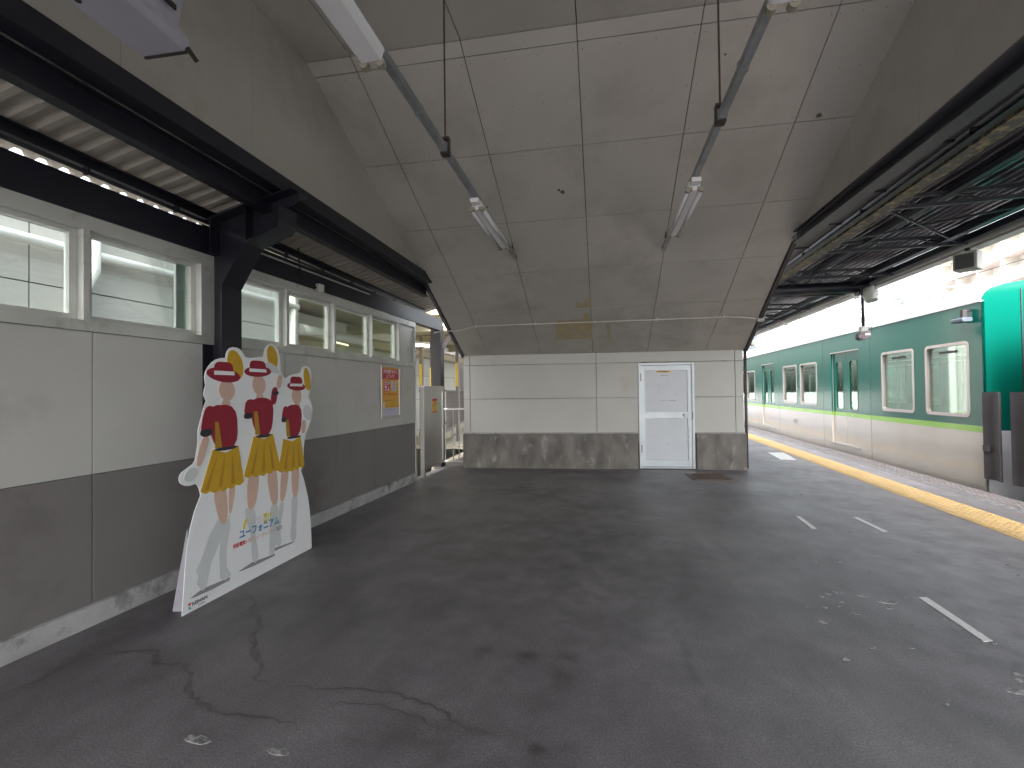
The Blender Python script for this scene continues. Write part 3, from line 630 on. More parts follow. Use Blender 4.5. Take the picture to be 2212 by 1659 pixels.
# ================= POSTER FRAME, PLATE =================
r = thing("poster_frame", "aluminium snap frame with red and yellow emergency button poster", "poster", (*rot(-3.296, 6.205, A2), 1.075), A2)
fy = lambda a, c, h: (h, a, c)
W2, H2 = .285, .775
b = MB(); b.ring([(-W2, 0), (W2, 0), (W2, H2), (-W2, H2)], [(-W2+.03, .035), (W2-.03, .035), (W2-.03, H2-.035), (-W2+.03, H2-.035)], .0, .022, fy); b.build("frame", M_['stain'], r, .004)
b = MB(); b.box((0, -W2+.02, .03), (.010, W2-.02, H2-.03)); pst = b.build("poster", M_['posty'], r)
def pb(m, name, y0, y1, z0, z1, x=.0115): return MB().box((.009, y0, z0), (x, y1, z1)).build(name, m, pst)
pb(M_['postr'], "title_panel", -.25, .25, .565, .715); pb(M_['postl'], "footer_panel", -.25, .25, .037, .15)
pb(M_['postr'], "stop_panel", -.20, -.02, .39, .545); pb(M_['postl'], "device_picture", .02, .18, .395, .54)
MB().box((.011, .07, .41), (.0125, .12, .53)).build("device_picture_detail", M_['skin'], pst)
YT = (0, 1, 0); ZT = (0, 0, 1)
text("lettering", "非常通報ボタン", .062, M_['card'], pst, (.012, -.215, .655), YT, ZT, off=.0012)
text("lettering", "について", .062, M_['card'], pst, (.012, -.125, .592), YT, ZT, off=.0012)
text("lettering", "STOP", .068, M_['card'], pst, (.012, -.19, .485), YT, ZT, off=.002)
text("lettering", "非常停止ボタンについて", .013, M_['card'], pst, (.012, -.19, .574), YT, ZT)
b = MB(); b.prism(rrect(-.175, -.12, .44, .475, .006), .0112, .0125, fy); b.prism([(-.18,.40),(-.165,.43),(-.13,.43),(-.115,.40),(-.13,.40),(-.14,.415),(-.155,.415),(-.165,.40)], .0112, .0125, fy); b.prism(rrect(-.09, -.045, .40, .432, .008), .0112, .0125, fy); b.prism(ell(-.067, .452, .012, .014), .0112, .0125, fy); b.build("pictogram", M_['card'], pst)
text("lettering", "線路に転落された方を", .046, M_['postr'], pst, (.0105, -.225, .335), YT, ZT, sx=.92, off=.001)
text("lettering", "見かけたとき、すぐに押す", .030, M_['porange'], pst, (.0105, -.21, .292), YT, ZT)
text("lettering", "駅係員へ通報し列車を停止させます", .022, M_['pdark'], pst, (.0105, -.22, .252), YT, ZT)
text("lettering", "いたずらで押さないでください", .022, M_['dgold'], pst, (.0105, -.15, .205), YT, ZT)
text("lettering", "ご協力をお願いいたします", .022, M_['dgold'], pst, (.0105, -.15, .172), YT, ZT)
text("lettering", "お客さまの安全のために設置しています", .020, M_['pgrey'], pst, (.0125, -.22, .118), YT, ZT)
b = MB(); b.prism(ell(-.20, .195, .028, .035), .0095, .0112, fy); b.build("warning_mark", M_['card'], pst)
b = MB(); b.prism(ell(-.20, .195, .012, .016), .0105, .0122, fy); b.build("warning_mark_centre", M_['pred'], pst)
b = MB((0, 0, 0)); x_, y_ = rot(-3.297, 6.84, A2); b.box((0, -.105, 0), (.006, .105, .34)); o = b.build("wall_plate", mat("cream_plate", (.60, .57, .50), .5, .04, 5), bevel=.002); o.location = (x_, y_, 1.31); o.rotation_euler = (0, 0, A2); tag(o, "plain cream cover plate on the wall right of the poster frame", "cover plate")
MB().box((.0055, .0, .19), (.008, .03, .205)).build("mark", M_['pred'], o); 

# ================= STANDEE =================
ST = thing("cardboard_standee", "tall white cardboard standee with three red and gold figure shapes leaning by the wall", "standee", (-2.72, 2.58, 0), math.atan2(-.029, 1.34))
th = R(3.5)
def sf(d, u, h): return (-math.sin(th)*u+math.cos(th)*h, d, math.cos(th)*u+math.sin(th)*h)     # d along, u up the sheet, h towards the viewer
outline = [[0,0],[.025,.18],[.052,.376],[.089,.535],[.131,.648],[.188,.748],[.182,.775],[.176,.801],[.165,.825],[.149,.838],[.125,.833],[.1,.832],[.075,.837],[.052,.85],[.035,.866],[.028,.888],[.034,.912],[.05,.932],[.107,.96],[.14,.975],[.159,1.002],[.175,1.06],[.189,1.12],[.193,1.203],[.21,1.25],[.228,1.298],[.256,1.375],[.273,1.407],[.262,1.43],[.253,1.454],[.262,1.49],[.276,1.52],[.272,1.55],[.269,1.581],[.28,1.62],[.305,1.655],[.335,1.688],[.373,1.713],[.42,1.728],[.466,1.733],[.473,1.765],[.487,1.791],[.51,1.812],[.542,1.822],[.58,1.82],[.614,1.809],[.64,1.785],[.657,1.753],[.70,1.747],[.744,1.751],[.80,1.762],[.858,1.767],[.87,1.805],[.885,1.839],[.915,1.87],[.954,1.89],[.99,1.884],[1.02,1.867],[1.045,1.825],[1.058,1.772],[1.062,1.72],[1.061,1.666],[1.08,1.62],[1.113,1.59],[1.155,1.612],[1.202,1.629],[1.27,1.638],[1.332,1.651],[1.345,1.68],[1.364,1.704],[1.40,1.718],[1.433,1.717],[1.465,1.70],[1.484,1.665],[1.483,1.60],[1.472,1.548],[1.445,1.48],[1.418,1.415],[1.448,1.375],[1.467,1.334],[1.472,1.305],[1.47,1.279],[1.45,1.22],[1.424,1.175],[1.385,1.12],[1.347,1.076],[1.325,1.01],[1.308,.943],[1.30,.875],[1.295,.808],[1.275,.765],[1.25,.738],[1.28,.665],[1.302,.584],[1.325,.49],[1.337,.388],[1.344,.28],[1.344,.18],[1.338,.002]]
b = MB(); b.prism(outline, -.006, .0, sf); b.build("panel", M_['card'], ST)
b = MB(); b.add([sf(.045, .0, -.13), sf(.075, .55, -.008), sf(.075, .0, -.008), sf(.051, .0, -.13), sf(.081, .55, -.008), sf(.081, .0, -.008)], [(0,1,2),(5,4,3),(0,3,4,1),(1,4,5,2),(2,5,3,0)])
b.build("rear_stay", M_['greybox'], ST)
b = MB(); b.add([sf(1.245, .0, -.13), sf(1.275, .55, -.008), sf(1.275, .0, -.008), sf(1.251, .0, -.13), sf(1.281, .55, -.008), sf(1.281, .0, -.008)], [(0,1,2),(5,4,3),(0,3,4,1),(1,4,5,2),(2,5,3,0)]); b.build("rear_stay", M_['greybox'], ST)
KM = [M_['crimson'], M_['gold'], M_['dgold'], M_['skin'], M_['pale'], M_['pdark'], M_['card'], M_['pgrey']]
def chaikin(p, k=2):
    for _ in range(k):
        q = []
        for i in range(len(p)):
            a, c = p[i], p[(i+1) % len(p)]; q += [(a[0]*.78+c[0]*.22, a[1]*.78+c[1]*.22), (a[0]*.22+c[0]*.78, a[1]*.22+c[1]*.78)]
        p = q
    return p
def figure(shapes):          # plain, faceless colour shapes in layered printing
    b = MB()
    for i, (poly, k) in enumerate(shapes): b.prism(chaikin(poly) if len(poly) < 9 and k in (0, 3, 4, 5) else poly, -.0005, .0008+.00022*i, sf, k)
    return b.build("printed_shape", KM, ST)
def trap(x0, x1, z0, x2, x3, z1): return [(x0, z0), (x1, z0), (x3, z1), (x2, z1)]
def skirt(x0, x1, zt, x2, x3, zb, n=5):
    pts = [(x0, zt), ((x0+x1)/2, zt-.035), (x1, zt)]
    for i in range(n*4+1):
        t = i/(n*4); pts.append((x3+(x2-x3)*t, zb-.018*abs(math.sin(t*math.pi*n))-.02*math.sin(t*math.pi)))
    return pts
def fold(x0, x1, zt, x2, x3, zb, t, w=.018):
    a = x0+(x1-x0)*t; c = x2+(x3-x2)*t; return [(a-.003, zt-.06), (a+.003, zt-.06), (c+w, zb+.0), (c-w, zb+.0)]
sk1, sk2, sk3 = (.304,.538,1.05,.185,.572,.775), (.70,.915,1.11,.578,.98,.815), (1.04,1.265,1.055,.955,1.30,.79)
figure([([(.063,.089),(.156,.113),(.398,.1),(.388,.081),(.244,.077),(.097,.082)], 7),
        ([(.318,.547),(.409,.514),(.327,.385),(.24,.258),(.193,.11),(.156,.101),(.119,.159),(.133,.209),(.115,.254),(.161,.311),(.236,.453)], 4),
        ([(.328,.398),(.42,.559),(.423,.476),(.379,.314),(.37,.184),(.408,.116),(.356,.093),(.309,.121),(.311,.271)], 4),
        (trap(.28,.41,.77,.33,.405,.50), 3), (trap(.425,.50,.77,.415,.44,.56), 3),
        (ell(.555,1.685,.075,.115,.25), 1), (ell(.46,1.485,.075,.08), 3), (trap(.415,.475,1.42,.40,.49,1.36), 3),
        (ell(.44,1.60,.155,.055,-.1), 0), (rrect(.355,.53,1.60,1.70,.05), 0), (trap(.35,.54,1.60,.352,.538,1.63), 6),
        (trap(.262,.545,1.375,.315,.535,1.045), 0), (trap(.20,.30,1.15,.255,.345,1.37), 0), (trap(.325,.385,1.06,.335,.365,1.25), 2), (trap(.205,.30,1.155,.212,.312,1.205), 5),
        (trap(.315,.535,1.035,.32,.535,1.06), 5), (trap(.155,.205,.955,.215,.29,1.15), 3), (ell(.115,.905,.058,.04,.6), 4),
        (skirt(*sk1), 1)]+[(fold(*sk1, t), 2) for t in (.12, .42, .72)])
figure([([(.473,.111),(.605,.131),(.866,.113),(.854,.097),(.66,.097),(.511,.104)], 7),
        ([(.566,.575),(.682,.531),(.656,.352),(.688,.152),(.646,.109),(.607,.152),(.617,.336),(.574,.462)], 4),
        ([(.84,.526),(.934,.511),(.913,.368),(.868,.135),(.823,.105),(.795,.145),(.827,.362)], 4),
        (trap(.61,.75,.82,.59,.68,.54), 3), (trap(.81,.945,.82,.85,.935,.51), 3),
        (ell(.965,1.775,.062,.10,.2), 1), (ell(.79,1.53,.072,.085), 3), (trap(.76,.82,1.46,.745,.84,1.40), 3),
        (ell(.79,1.64,.15,.045,.05), 0), (rrect(.70,.88,1.64,1.73,.045), 0), (trap(.69,.885,1.635,.695,.88,1.662), 6),
        (trap(.66,.955,1.42,.72,.905,1.105), 0), (trap(.61,.69,1.28,.64,.74,1.41), 0), (trap(.905,.975,1.36,.94,1.01,1.51), 0), (trap(.72,.77,1.12,.715,.755,1.31), 2), (trap(.61,.69,1.255,.612,.695,1.30), 5), (trap(.93,1.0,1.44,.95,1.02,1.475), 5),
        (trap(.72,.905,1.09,.72,.905,1.115), 5), (trap(.98,1.04,1.50,1.02,1.075,1.62), 3), (ell(.96,1.675,.085,.032,-.5), 4),
        (skirt(*sk2), 1)]+[(fold(*sk2, t), 2) for t in (.2, .5, .78)])
figure([([(.783,.131),(.87,.158),(1.122,.139),(1.072,.131),(.912,.136)], 7),
        ([(.949,.523),(1.016,.512),(.937,.299),(.948,.163),(.902,.152),(.873,.195),(.907,.339)], 4),
        ([(1.099,.545),(1.194,.528),(1.14,.289),(1.136,.159),(1.085,.14),(1.053,.177),(1.087,.352)], 4),
        (trap(.99,1.10,.80,.95,1.015,.52), 3), (trap(1.12,1.235,.80,1.11,1.19,.52), 3),
        (ell(1.415,1.59,.048,.11,.1), 1), (ell(1.25,1.43,.066,.075), 3), (trap(1.22,1.28,1.38,1.21,1.29,1.33), 3),
        (ell(1.255,1.52,.125,.04,-.05), 0), (rrect(1.175,1.34,1.53,1.61,.04), 0), (trap(1.165,1.345,1.52,1.17,1.34,1.545), 6),
        (trap(1.08,1.32,1.35,1.09,1.27,1.06), 0), (trap(1.03,1.09,1.22,1.065,1.12,1.34), 0), (trap(1.085,1.13,1.07,1.085,1.12,1.22), 2), (trap(1.03,1.09,1.20,1.035,1.095,1.245), 5),
        (trap(1.09,1.27,1.045,1.09,1.27,1.068), 5), (trap(1.285,1.335,1.08,1.30,1.36,1.20), 3), (ell(1.39,1.27,.06,.075,.3), 4),
        (skirt(*sk3), 1)]+[(fold(*sk3, t), 2) for t in (.25, .55, .8)])
ax, ay = (0, 1, 0), sf(0, 1, 0)
def st(body, d, u, size, m, **k): return text("lettering", body, size, m, ST, sf(d, u, .0065), ax, ay, .0004, **k)
st("響け", .745, .408, .078, M_['pyel'], sx=.62, off=.0016); st("!", .848, .404, .078, M_['pyel'], shear=.3)
st("ユーフォニアム", .492, .352, .074, M_['pblue'], sx=.84, off=.002)
b = MB(); b.prism([(.536,.415),(.552,.41),(.566,.46),(.582,.468),(.586,.482),(.568,.48),(.552,.468)], .004, .0066, sf); b.build("gold_mark", M_['pyel'], ST)
b = MB()
for i in range(5): b.prism([(.60, .418+.011*i), (.725, .424+.011*i), (.725, .4255+.011*i), (.60, .4195+.011*i)], .004, .0064, sf)
b.build("staff_line", M_['postl'], ST)
st("京阪電車", .428, .296, .036, M_['pred'], sx=.86, off=.0008); st("×", .553, .296, .034, M_['pdark'])
st("響け!ユーフォニアム", .578, .296, .035, M_['porange'], sx=.92); st("2023", .885, .296, .040, M_['pdark'], sx=.92)
st("KEIHAN", .070, .037, .034, M_['pdark'], sx=1.0, off=.0006); st("京阪電車", .114, .017, .014, M_['pdark'])
st("©2023 KEIHAN", 1.19, .020, .010, M_['pgrey'])
b = MB(); b.prism([(.044,.062),(.066,.064),(.058,.05),(.046,.046)], .004, .0066, sf); b.build("red_logo_mark", M_['pred'], ST)
b = MB(); b.prism([(.046,.040),(.052,.040),(.064,.022),(.048,.022)], .004, .0066, sf); b.build("teal_logo_mark", M_['pteal'], ST)

# ================= GATE, RAILING, BEYOND THE GAP =================
r = thing("stainless_gate", "tall stainless steel gate leaf standing between wall end and railing", "gate", (*rot(-3.27, 7.30, A2), 0), A2)
b = MB(); b.box((-.035, -.035, 0), (.035, .035, 1.55)); b.build("post", M_['stain'], r, .004)
b = MB(); b.ring([(.045, .13), (.90, .13), (.90, 1.555), (.045, 1.555)], [(.11, .20), (.85, .20), (.85, 1.45), (.11, 1.45)], -.02, .02, fy); b.build("leaf_frame", M_['stain'], r, .004)
MB().box((-.006, .10, .19), (.006, .86, 1.46)).build("leaf_sheet", M_['stain'], r)
b = MB(); b.box((.02, .84, .78), (.045, .90, 1.05)); b.tube([(.045, .87, .87), (.09, .87, .87), (.09, .78, .87)], .011, 8); b.build("latch", M_['galv'], r, .003)
n1 = MB().box((.0065, .40, 1.08), (.009, .60, 1.33)).build("notice", M_['posty'], r)
b = MB(); b.box((.0085, .40, 1.29), (.010, .60, 1.33)); b.box((.0085, .40, 1.08), (.010, .60, 1.10)); b.split("notice_border", M_['postr'], n1)
text("lettering", "ご注意", .055, M_['postr'], n1, (.0095, .415, 1.235), YT, ZT)
text("lettering", "関係者以外立入禁止", .022, M_['pdark'], n1, (.0095, .405, 1.20), YT, ZT)
n2 = MB().box((.0065, .64, 1.07), (.009, .80, 1.33)).build("paper_notice", mat("pale_green_paper", (.50, .60, .50), .6, .05, 20), r)
r = thing("low_railing", "low steel bar railing between the gate and the cream wall", "railing", (-2.85, 8.53, 0), AW)
b = MB(); b.box((-.26, -.02, 1.10), (.26, .02, 1.13)); b.box((-.26, -.015, .10), (.26, .015, .125)); b.box((-.26, -.02, .1), (-.24, .02, 1.1)); b.build("frame", M_['stain'], r, .003)
for x in (-.13, .03, .14): MB().tube([(x, 0, .12), (x, 0, 1.10)], .010, 8).build("baluster", M_['stain'], r)

MB().box((-3.3, 8.62, -.12), (-2.6, 14, -.004)).build("walkway_slab", M_['slab'], kind='structure')
MB().box((-9, 12.0, -.1), (-3.35, 26, -.004)).build("bridge_deck", M_['slab'], kind='structure')
def fence(p, q, label, zb=.30, zt=1.50, n=22):
    p, q = Vector((*p, 0)), Vector((*q, 0)); r = thing("ramp_railing", label, "railing", (p.x, p.y, 0), math.atan2((q-p).y, (q-p).x), "taupe railings of the bridge beyond the gap"); L = (q-p).length
    b = MB(); b.box((0, -.03, zt-.04), (L, .03, zt)); b.box((0, -.02, zb+.05), (L, .02, zb+.1)); b.build("rail", M_['brownsteel'], r)
    b = MB(); b.box((0, -.05, zb-.14), (L, .05, zb+.04)); b.build("kerb_beam", M_['slab'], r)
    for i in range(n): x = L*(i+.5)/n; MB().box((x-.011, -.011, zb+.04), (x+.011, .011, zt-.02)).build("baluster", M_['brownsteel'], r)
fence((-4.23, 12.2), (-5.15, 17.0), "taupe barred railing climbing along the bridge right of the column", n=34)
fence((-5.05, 12.3), (-4.25, 12.2), "short taupe barred railing left of the gate post", n=8)
def post(x, y, h, label, gd):
    r = thing("guard_post", label, "post", (x, y, 0), 0, "posts with yellow corner guards beyond the gap")
    MB().box((-.045, -.045, -.1), (.045, .045, h)).build("post", M_['brownsteel'], r)
    MB().box((-.05, -.05, gd[0]), (.03, .05, gd[1])).build("yellow_guard", M_['guard'], r)
post(-4.86, 12.0, 3.0, "slim post with yellow guard left of the navy column", (1.62, 2.22))
post(-3.98, 10.5, 2.75, "post with yellow guard touching the navy column's left side", (1.3, 2.03))
post(-3.66, 10.2, 2.75, "taupe post with long yellow guard right of the navy column", (1.24, 1.98))
post(-4.15, 13.0, 3.2, "far post with yellow guard beside the cream wall's left edge", (1.6, 2.3))
b = MB((-4.4, 12, 2.8)); b.box((-7.5, 9.6, 2.78), (-3.2, 9.72, 2.98)); b.box((-7.5, 12.9, 2.9), (-2.9, 13.05, 3.1)); b.box((-7.5, 16, 2.9), (-2.9, 16.15, 3.1))
wr = thing("walkway_roof", "yellowish low roof with beams over the bridge beyond the gap, soffit extended to add shade", "roof", (-4.4, 12, 2.8))
b.split("beam", M_['extyel'], wr); MB((-4.4, 12, 2.8)).box((-7.6, 9.5, 3.12), (-2.75, 18.5, 3.2)).box((-7.6, 7.3, 3.12), (-3.62, 9.5, 3.2)).build("soffit_and_shade_extension", M_['extyel'], wr)  # second soffit box added to shade the gap and the beam end
def lit(x, y, z, L, az, label):
    r = thing("lit_tube_light", label, "light", (x, y, z), az, "lit tube lights beyond the wall")
    MB().box((-.05, -L/2, .03), (.05, L/2, .09)).build("housing", M_['white'], r)
    MB().tube([(0, -L/2, 0), (0, L/2, 0)], .026, 10).build("tube", M_['lamp'], r)
lit(-4.55, 11.4, 2.66, 1.25, R(-30), "lit warm tube light above the gate seen through the gap")
lit(-5.9, 9.6, 2.62, 1.25, R(10), "lit warm tube light seen through the window nearest the poster")
lit(-6.2, 12.2, 2.75, 1.25, R(10), "lit warm tube light seen through the second window from the poster")
# far white wall behind the gap
r = thing("panel_building", "bright white panelled building wall far beyond the gap", "building", (-5.5, 18.8, 0), R(4))
b = MB()
for i in range(8):
    for j in range(6): b.box((-4.2+i*1.1, 0, -1.4+j*.95), (-4.2+i*1.1+1.09, .15, -1.4+j*.95+.935))
b.build("panel", M_['extwall'], r); MB().box((-4.3, .08, -1.4), (4.8, 5, 4.2)).build("core", M_['extgrey'], r)
MB().box((.65, -.05, .6), (1.15, 0, 2.4)).build("notice_board", M_['postl'], r); MB().box((.72, -.06, 1.9), (.95, -.05, 2.2)).build("red_notice", M_['postr'], r)
# building outside the windows
def ext(name, label, c, s0, s1, h, m, rows_):
    r = thing(name, label, "building", (*rot(c, s0, A2), -1.4), A2); b = MB()
    z = 0
    for k, hh in enumerate(rows_):
        s_ = 0
        while s_ < s1-s0-.01:
            e = min(s_+1.82, s1-s0); b.box((-.12, s_+.006, z+.006), (0, e-.006, z+hh-.006)); s_ = e
        z += hh
    b.build("siding", m, r); MB().box((-4, 0, 0), (-.04, s1-s0, z+.1)).build("core", M_['joint'], r); return r
e1 = ext("office_building", "white sided building right outside the nearer windows", -5.25, -6, 6.75, 6, M_['extwall'], [1.6, 2.3, .55, .4])
MB().tube([(.09, .2, 4.27), (.09, 12.6, 4.27)], .05, 10).build("pipe", M_['pvc'], e1, smooth=True)
MB().box((.0, .2, 4.80), (.09, 12.4, 4.85)).build("ledge", M_['white'], e1)
MB().tube([(.09, 9.55, 4.8), (.09, 9.55, 4.12), (.09, 9.45, 3.9), (.09, 9.45, 1)], .075, 10).build("down_pipe", M_['pvc'], e1, smooth=True)
MB().tube([(.07, 12.5, 4.8), (.07, 12.5, 1)], .05, 10).build("down_pipe", M_['pvc'], e1, smooth=True)
e2 = ext("annex_building", "low grey-green annex wall seen through the farther windows", -6.6, 6.9, 18, 3, M_['extgrey'], [1.6, 1.0, .8, .8])
b = MB(); b.box((-.2, 0, 4.22), (.55, 11, 4.42)); b.build("fascia", M_['white'], e2); MB().box((-.1, 0, 4.0), (.45, 11, 4.2)).build("gutter", M_['extyel'], e2)
MB().tube([(.95, .4, 4.02), (.95, 2.6, 4.02), (.95, 2.75, 3.95), (.95, 2.8, 3.8), (.95, 2.8, .6)], .10, 14).build("fat_pipe", M_['pvc'], e2, smooth=True)

# ================= RIGHT CANOPY =================
PC = thing("platform_canopy", "dark corrugated canopy on trusses between the soffit and the train", "canopy", (*rot(3.4, 6, A8), 3.4), A8)
OP = (3.4, 6, 3.4)
def pc(): return MB(OP)
def zr(c): return 3.43-(c-2.5)*.06
b = pc(); pts = []; c = 2.52
while c < 4.22: pts += [(c, zr(c)), (c+.03, zr(c)), (c+.042, zr(c)+.03), (c+.072, zr(c)+.03)]; c += .084
n = len(pts); b.add([(c, s, z) for s in (-3, 34) for c, z in pts], [(i, i+1, n+i+1, n+i) for i in range(n-1)]); b.build("deck", M_['ddeck'], PC)
b = pc(); b.box((2.14, -3, 3.30), (2.50, 34, 3.312)); b.build("soffit_strip", M_['soff'], PC)
b = pc()
s_ = 0.5
while s_ < 20: b.box((2.32, s_, 3.284), (2.50, s_+.02, 3.30)); s_ += .9
b.split("bracket_bar", M_['steel'], PC)
for c, z0, z1, wd in ((2.53, 3.235, 3.34, .07), (3.18, 3.30, 3.385, .06), (3.90, 3.19, 3.29, .09), (4.12, 3.17, 3.25, .07)):
    b = pc(); hbeam(b, c, z0, z1, wd, -3, 34); b.build("purlin", M_['steel'], PC)
b = pc(); b.box((2.60, -3, 3.235), (2.74, 34, 3.255)); b.box((2.58, -3, 3.22), (2.597, 34, 3.27)); b.build("stained_gutter", M_['debris'], PC)
s_ = .6; k = 0
while s_ < 30:
    b = pc(); z0, z1 = 3.20, 3.33
    b.bar((2.5, s_+.25, 3.28), (4.15, s_-.15, 3.17), .035, .035); b.bar((2.5, s_+.25, 3.39), (4.15, s_-.15, 3.27), .035, .035)
    for i in range(7):
        t0, t1 = i/7, (i+1)/7; A_ = (2.5+1.65*t0, s_+.25-.4*t0, (3.28-.11*t0) if i % 2 == 0 else (3.39-.12*t0)); B_ = (2.5+1.65*t1, s_+.25-.4*t1, (3.39-.12*t1) if i % 2 == 0 else (3.28-.11*t1)); b.bar(A_, B_, .015, .015)
    b.build("truss", M_['steel'], PC); s_ += 1.55
b = pc()
for s_ in (2.2, 5.3, 8.4, 11.5, 14.6): b.bar((2.55, s_, 3.27), (4.1, s_+1.4, 3.19), .02, .02); b.bar((2.55, s_+1.4, 3.27), (4.1, s_, 3.19), .02, .02)
b.split("wind_brace", M_['steel'], PC)
b = pc(); b.box((4.24, -3, 3.10), (4.32, 34, 3.225)); b.box((4.18, -3, 3.10), (4.238, 34, 3.112)); b.build("eave_gutter", mat("pale_eave", (.42, .40, .37), .6, .1, 3), PC)
MB(OP).box((4.165, -3, 3.13), (4.18, 34, 3.148)).build("light_trim", M_['alu'], PC)
b = pc()
for s_ in (9.35, 12.9, 16.0): b.box((4.10, s_, 3.03), (4.22, s_+.10, 3.10))
for s_ in (10.6, 14.2): b.box((4.15, s_, 3.06), (4.2, s_+1.25, 3.10))
b.split("eave_light", M_['paper'], PC)
MB(OP).tube([(2.45, 8.9, 3.14), (4.12, 8.9, 3.14)], .10, 16).build("pipe_girder", M_['steel'], PC, smooth=True)
b = pc(); b.box((3.97, 8.82, 3.0), (4.11, 8.98, 3.26)); b.build("girder_bracket", M_['steel'], PC)
for s_ in (8.9, 20.5): pass
r = thing("canopy_column", "round navy canopy column hidden behind the cream wall corner", "column", (2.25, 10.3, 0), A8)
MB().tube([(0, 0, 0), (0, 0, 3.3)], .11, 16).build("shaft", M_['steel'], r, smooth=True)
# loudspeakers and camera hanging from the canopy
def at(c, s, z): x, y = rot(c, s, A8); return (x, y, z)
r = thing("loudspeaker", "round bucket-shaped pale loudspeaker hanging beside the pipe girder", "loudspeaker", at(4.07, 8.75, 2.97), A8+R(20))
b = MB(); b.tube([(0, .0, .09), (0, -.03, .02), (0, -.06, -.10), (0, -.065, -.115)], [.10, .115, .085, .08], 16); b.build("shell", M_['spk'], r, smooth=True)
b = MB(); b.box((-.125, -.01, -.02), (-.115, .02, .16)); b.box((.115, -.01, -.02), (.125, .02, .16)); b.box((-.125, -.01, .15), (.125, .02, .16)); b.build("yoke", M_['steel'], r)
r = thing("loudspeaker", "square box loudspeaker with dark grille hanging nearest under the eave", "loudspeaker", at(4.13, 6.62, 2.93), A8-R(48))
b = MB(); b.prism([(-.10, -.10), (.10, -.10), (.085, .12), (-.085, .12)], -.11, .11, lambda a, c, h: (h, a, c)); b.build("shell", M_['spk'], r, .008)
b = MB(); b.box((-.085, -.112, -.085), (.085, -.102, .085)); b.build("grille", M_['mesh'], r); MB().box((-.02, -.02, .10), (.02, .02, .17)).build("stem", M_['steel'], r)
r = thing("eave_speaker", "small yellowish speaker under the eave beside the soffit's right foot", "loudspeaker", at(4.22, 16.3, 2.93), A8)
b = MB(); b.tube([(0, 0, -.12), (0, 0, .0), (0, 0, .12)], [.12, .11, .06], 12); b.build("shell", M_['slab'], r, smooth=True); MB().tube([(0, 0, .12), (0, 0, .18)], .02, 6).build("rod", M_['steel'], r)
r = thing("platform_camera", "dark monitor camera cluster on a long pole over the track", "camera", at(4.1, 9.0, 2.3), A8)
MB().tube([(0, 0, .16), (0, 0, .85)], .022, 10).build("pole", M_['steel'], r, smooth=True)
b = MB(); b.box((-.05, -.05, .08), (.05, .05, .17)); b.build("junction", M_['spk'], r, .005)
b = MB(); b.prism(ell(0, .02, .10, .075, .4), -.06, .09, lambda a, c, h: (a, h, c)); b.tube([(-.11, -.05, -.04), (-.06, -.02, -.0)], [.04, .055], 12); b.build("camera_head", mat("brown_camera", (.10, .08, .09), .4, .1, 4), r, .01)
MB().box((.0, -.065, .02), (.07, -.061, .05)).build("white_label", M_['white'], r); MB().tube([(.02, 0, .13), (.12, 0, .16), (.13, 0, .08), (.08, 0, .04)], .006, 6).build("cable", M_['dark'], r)

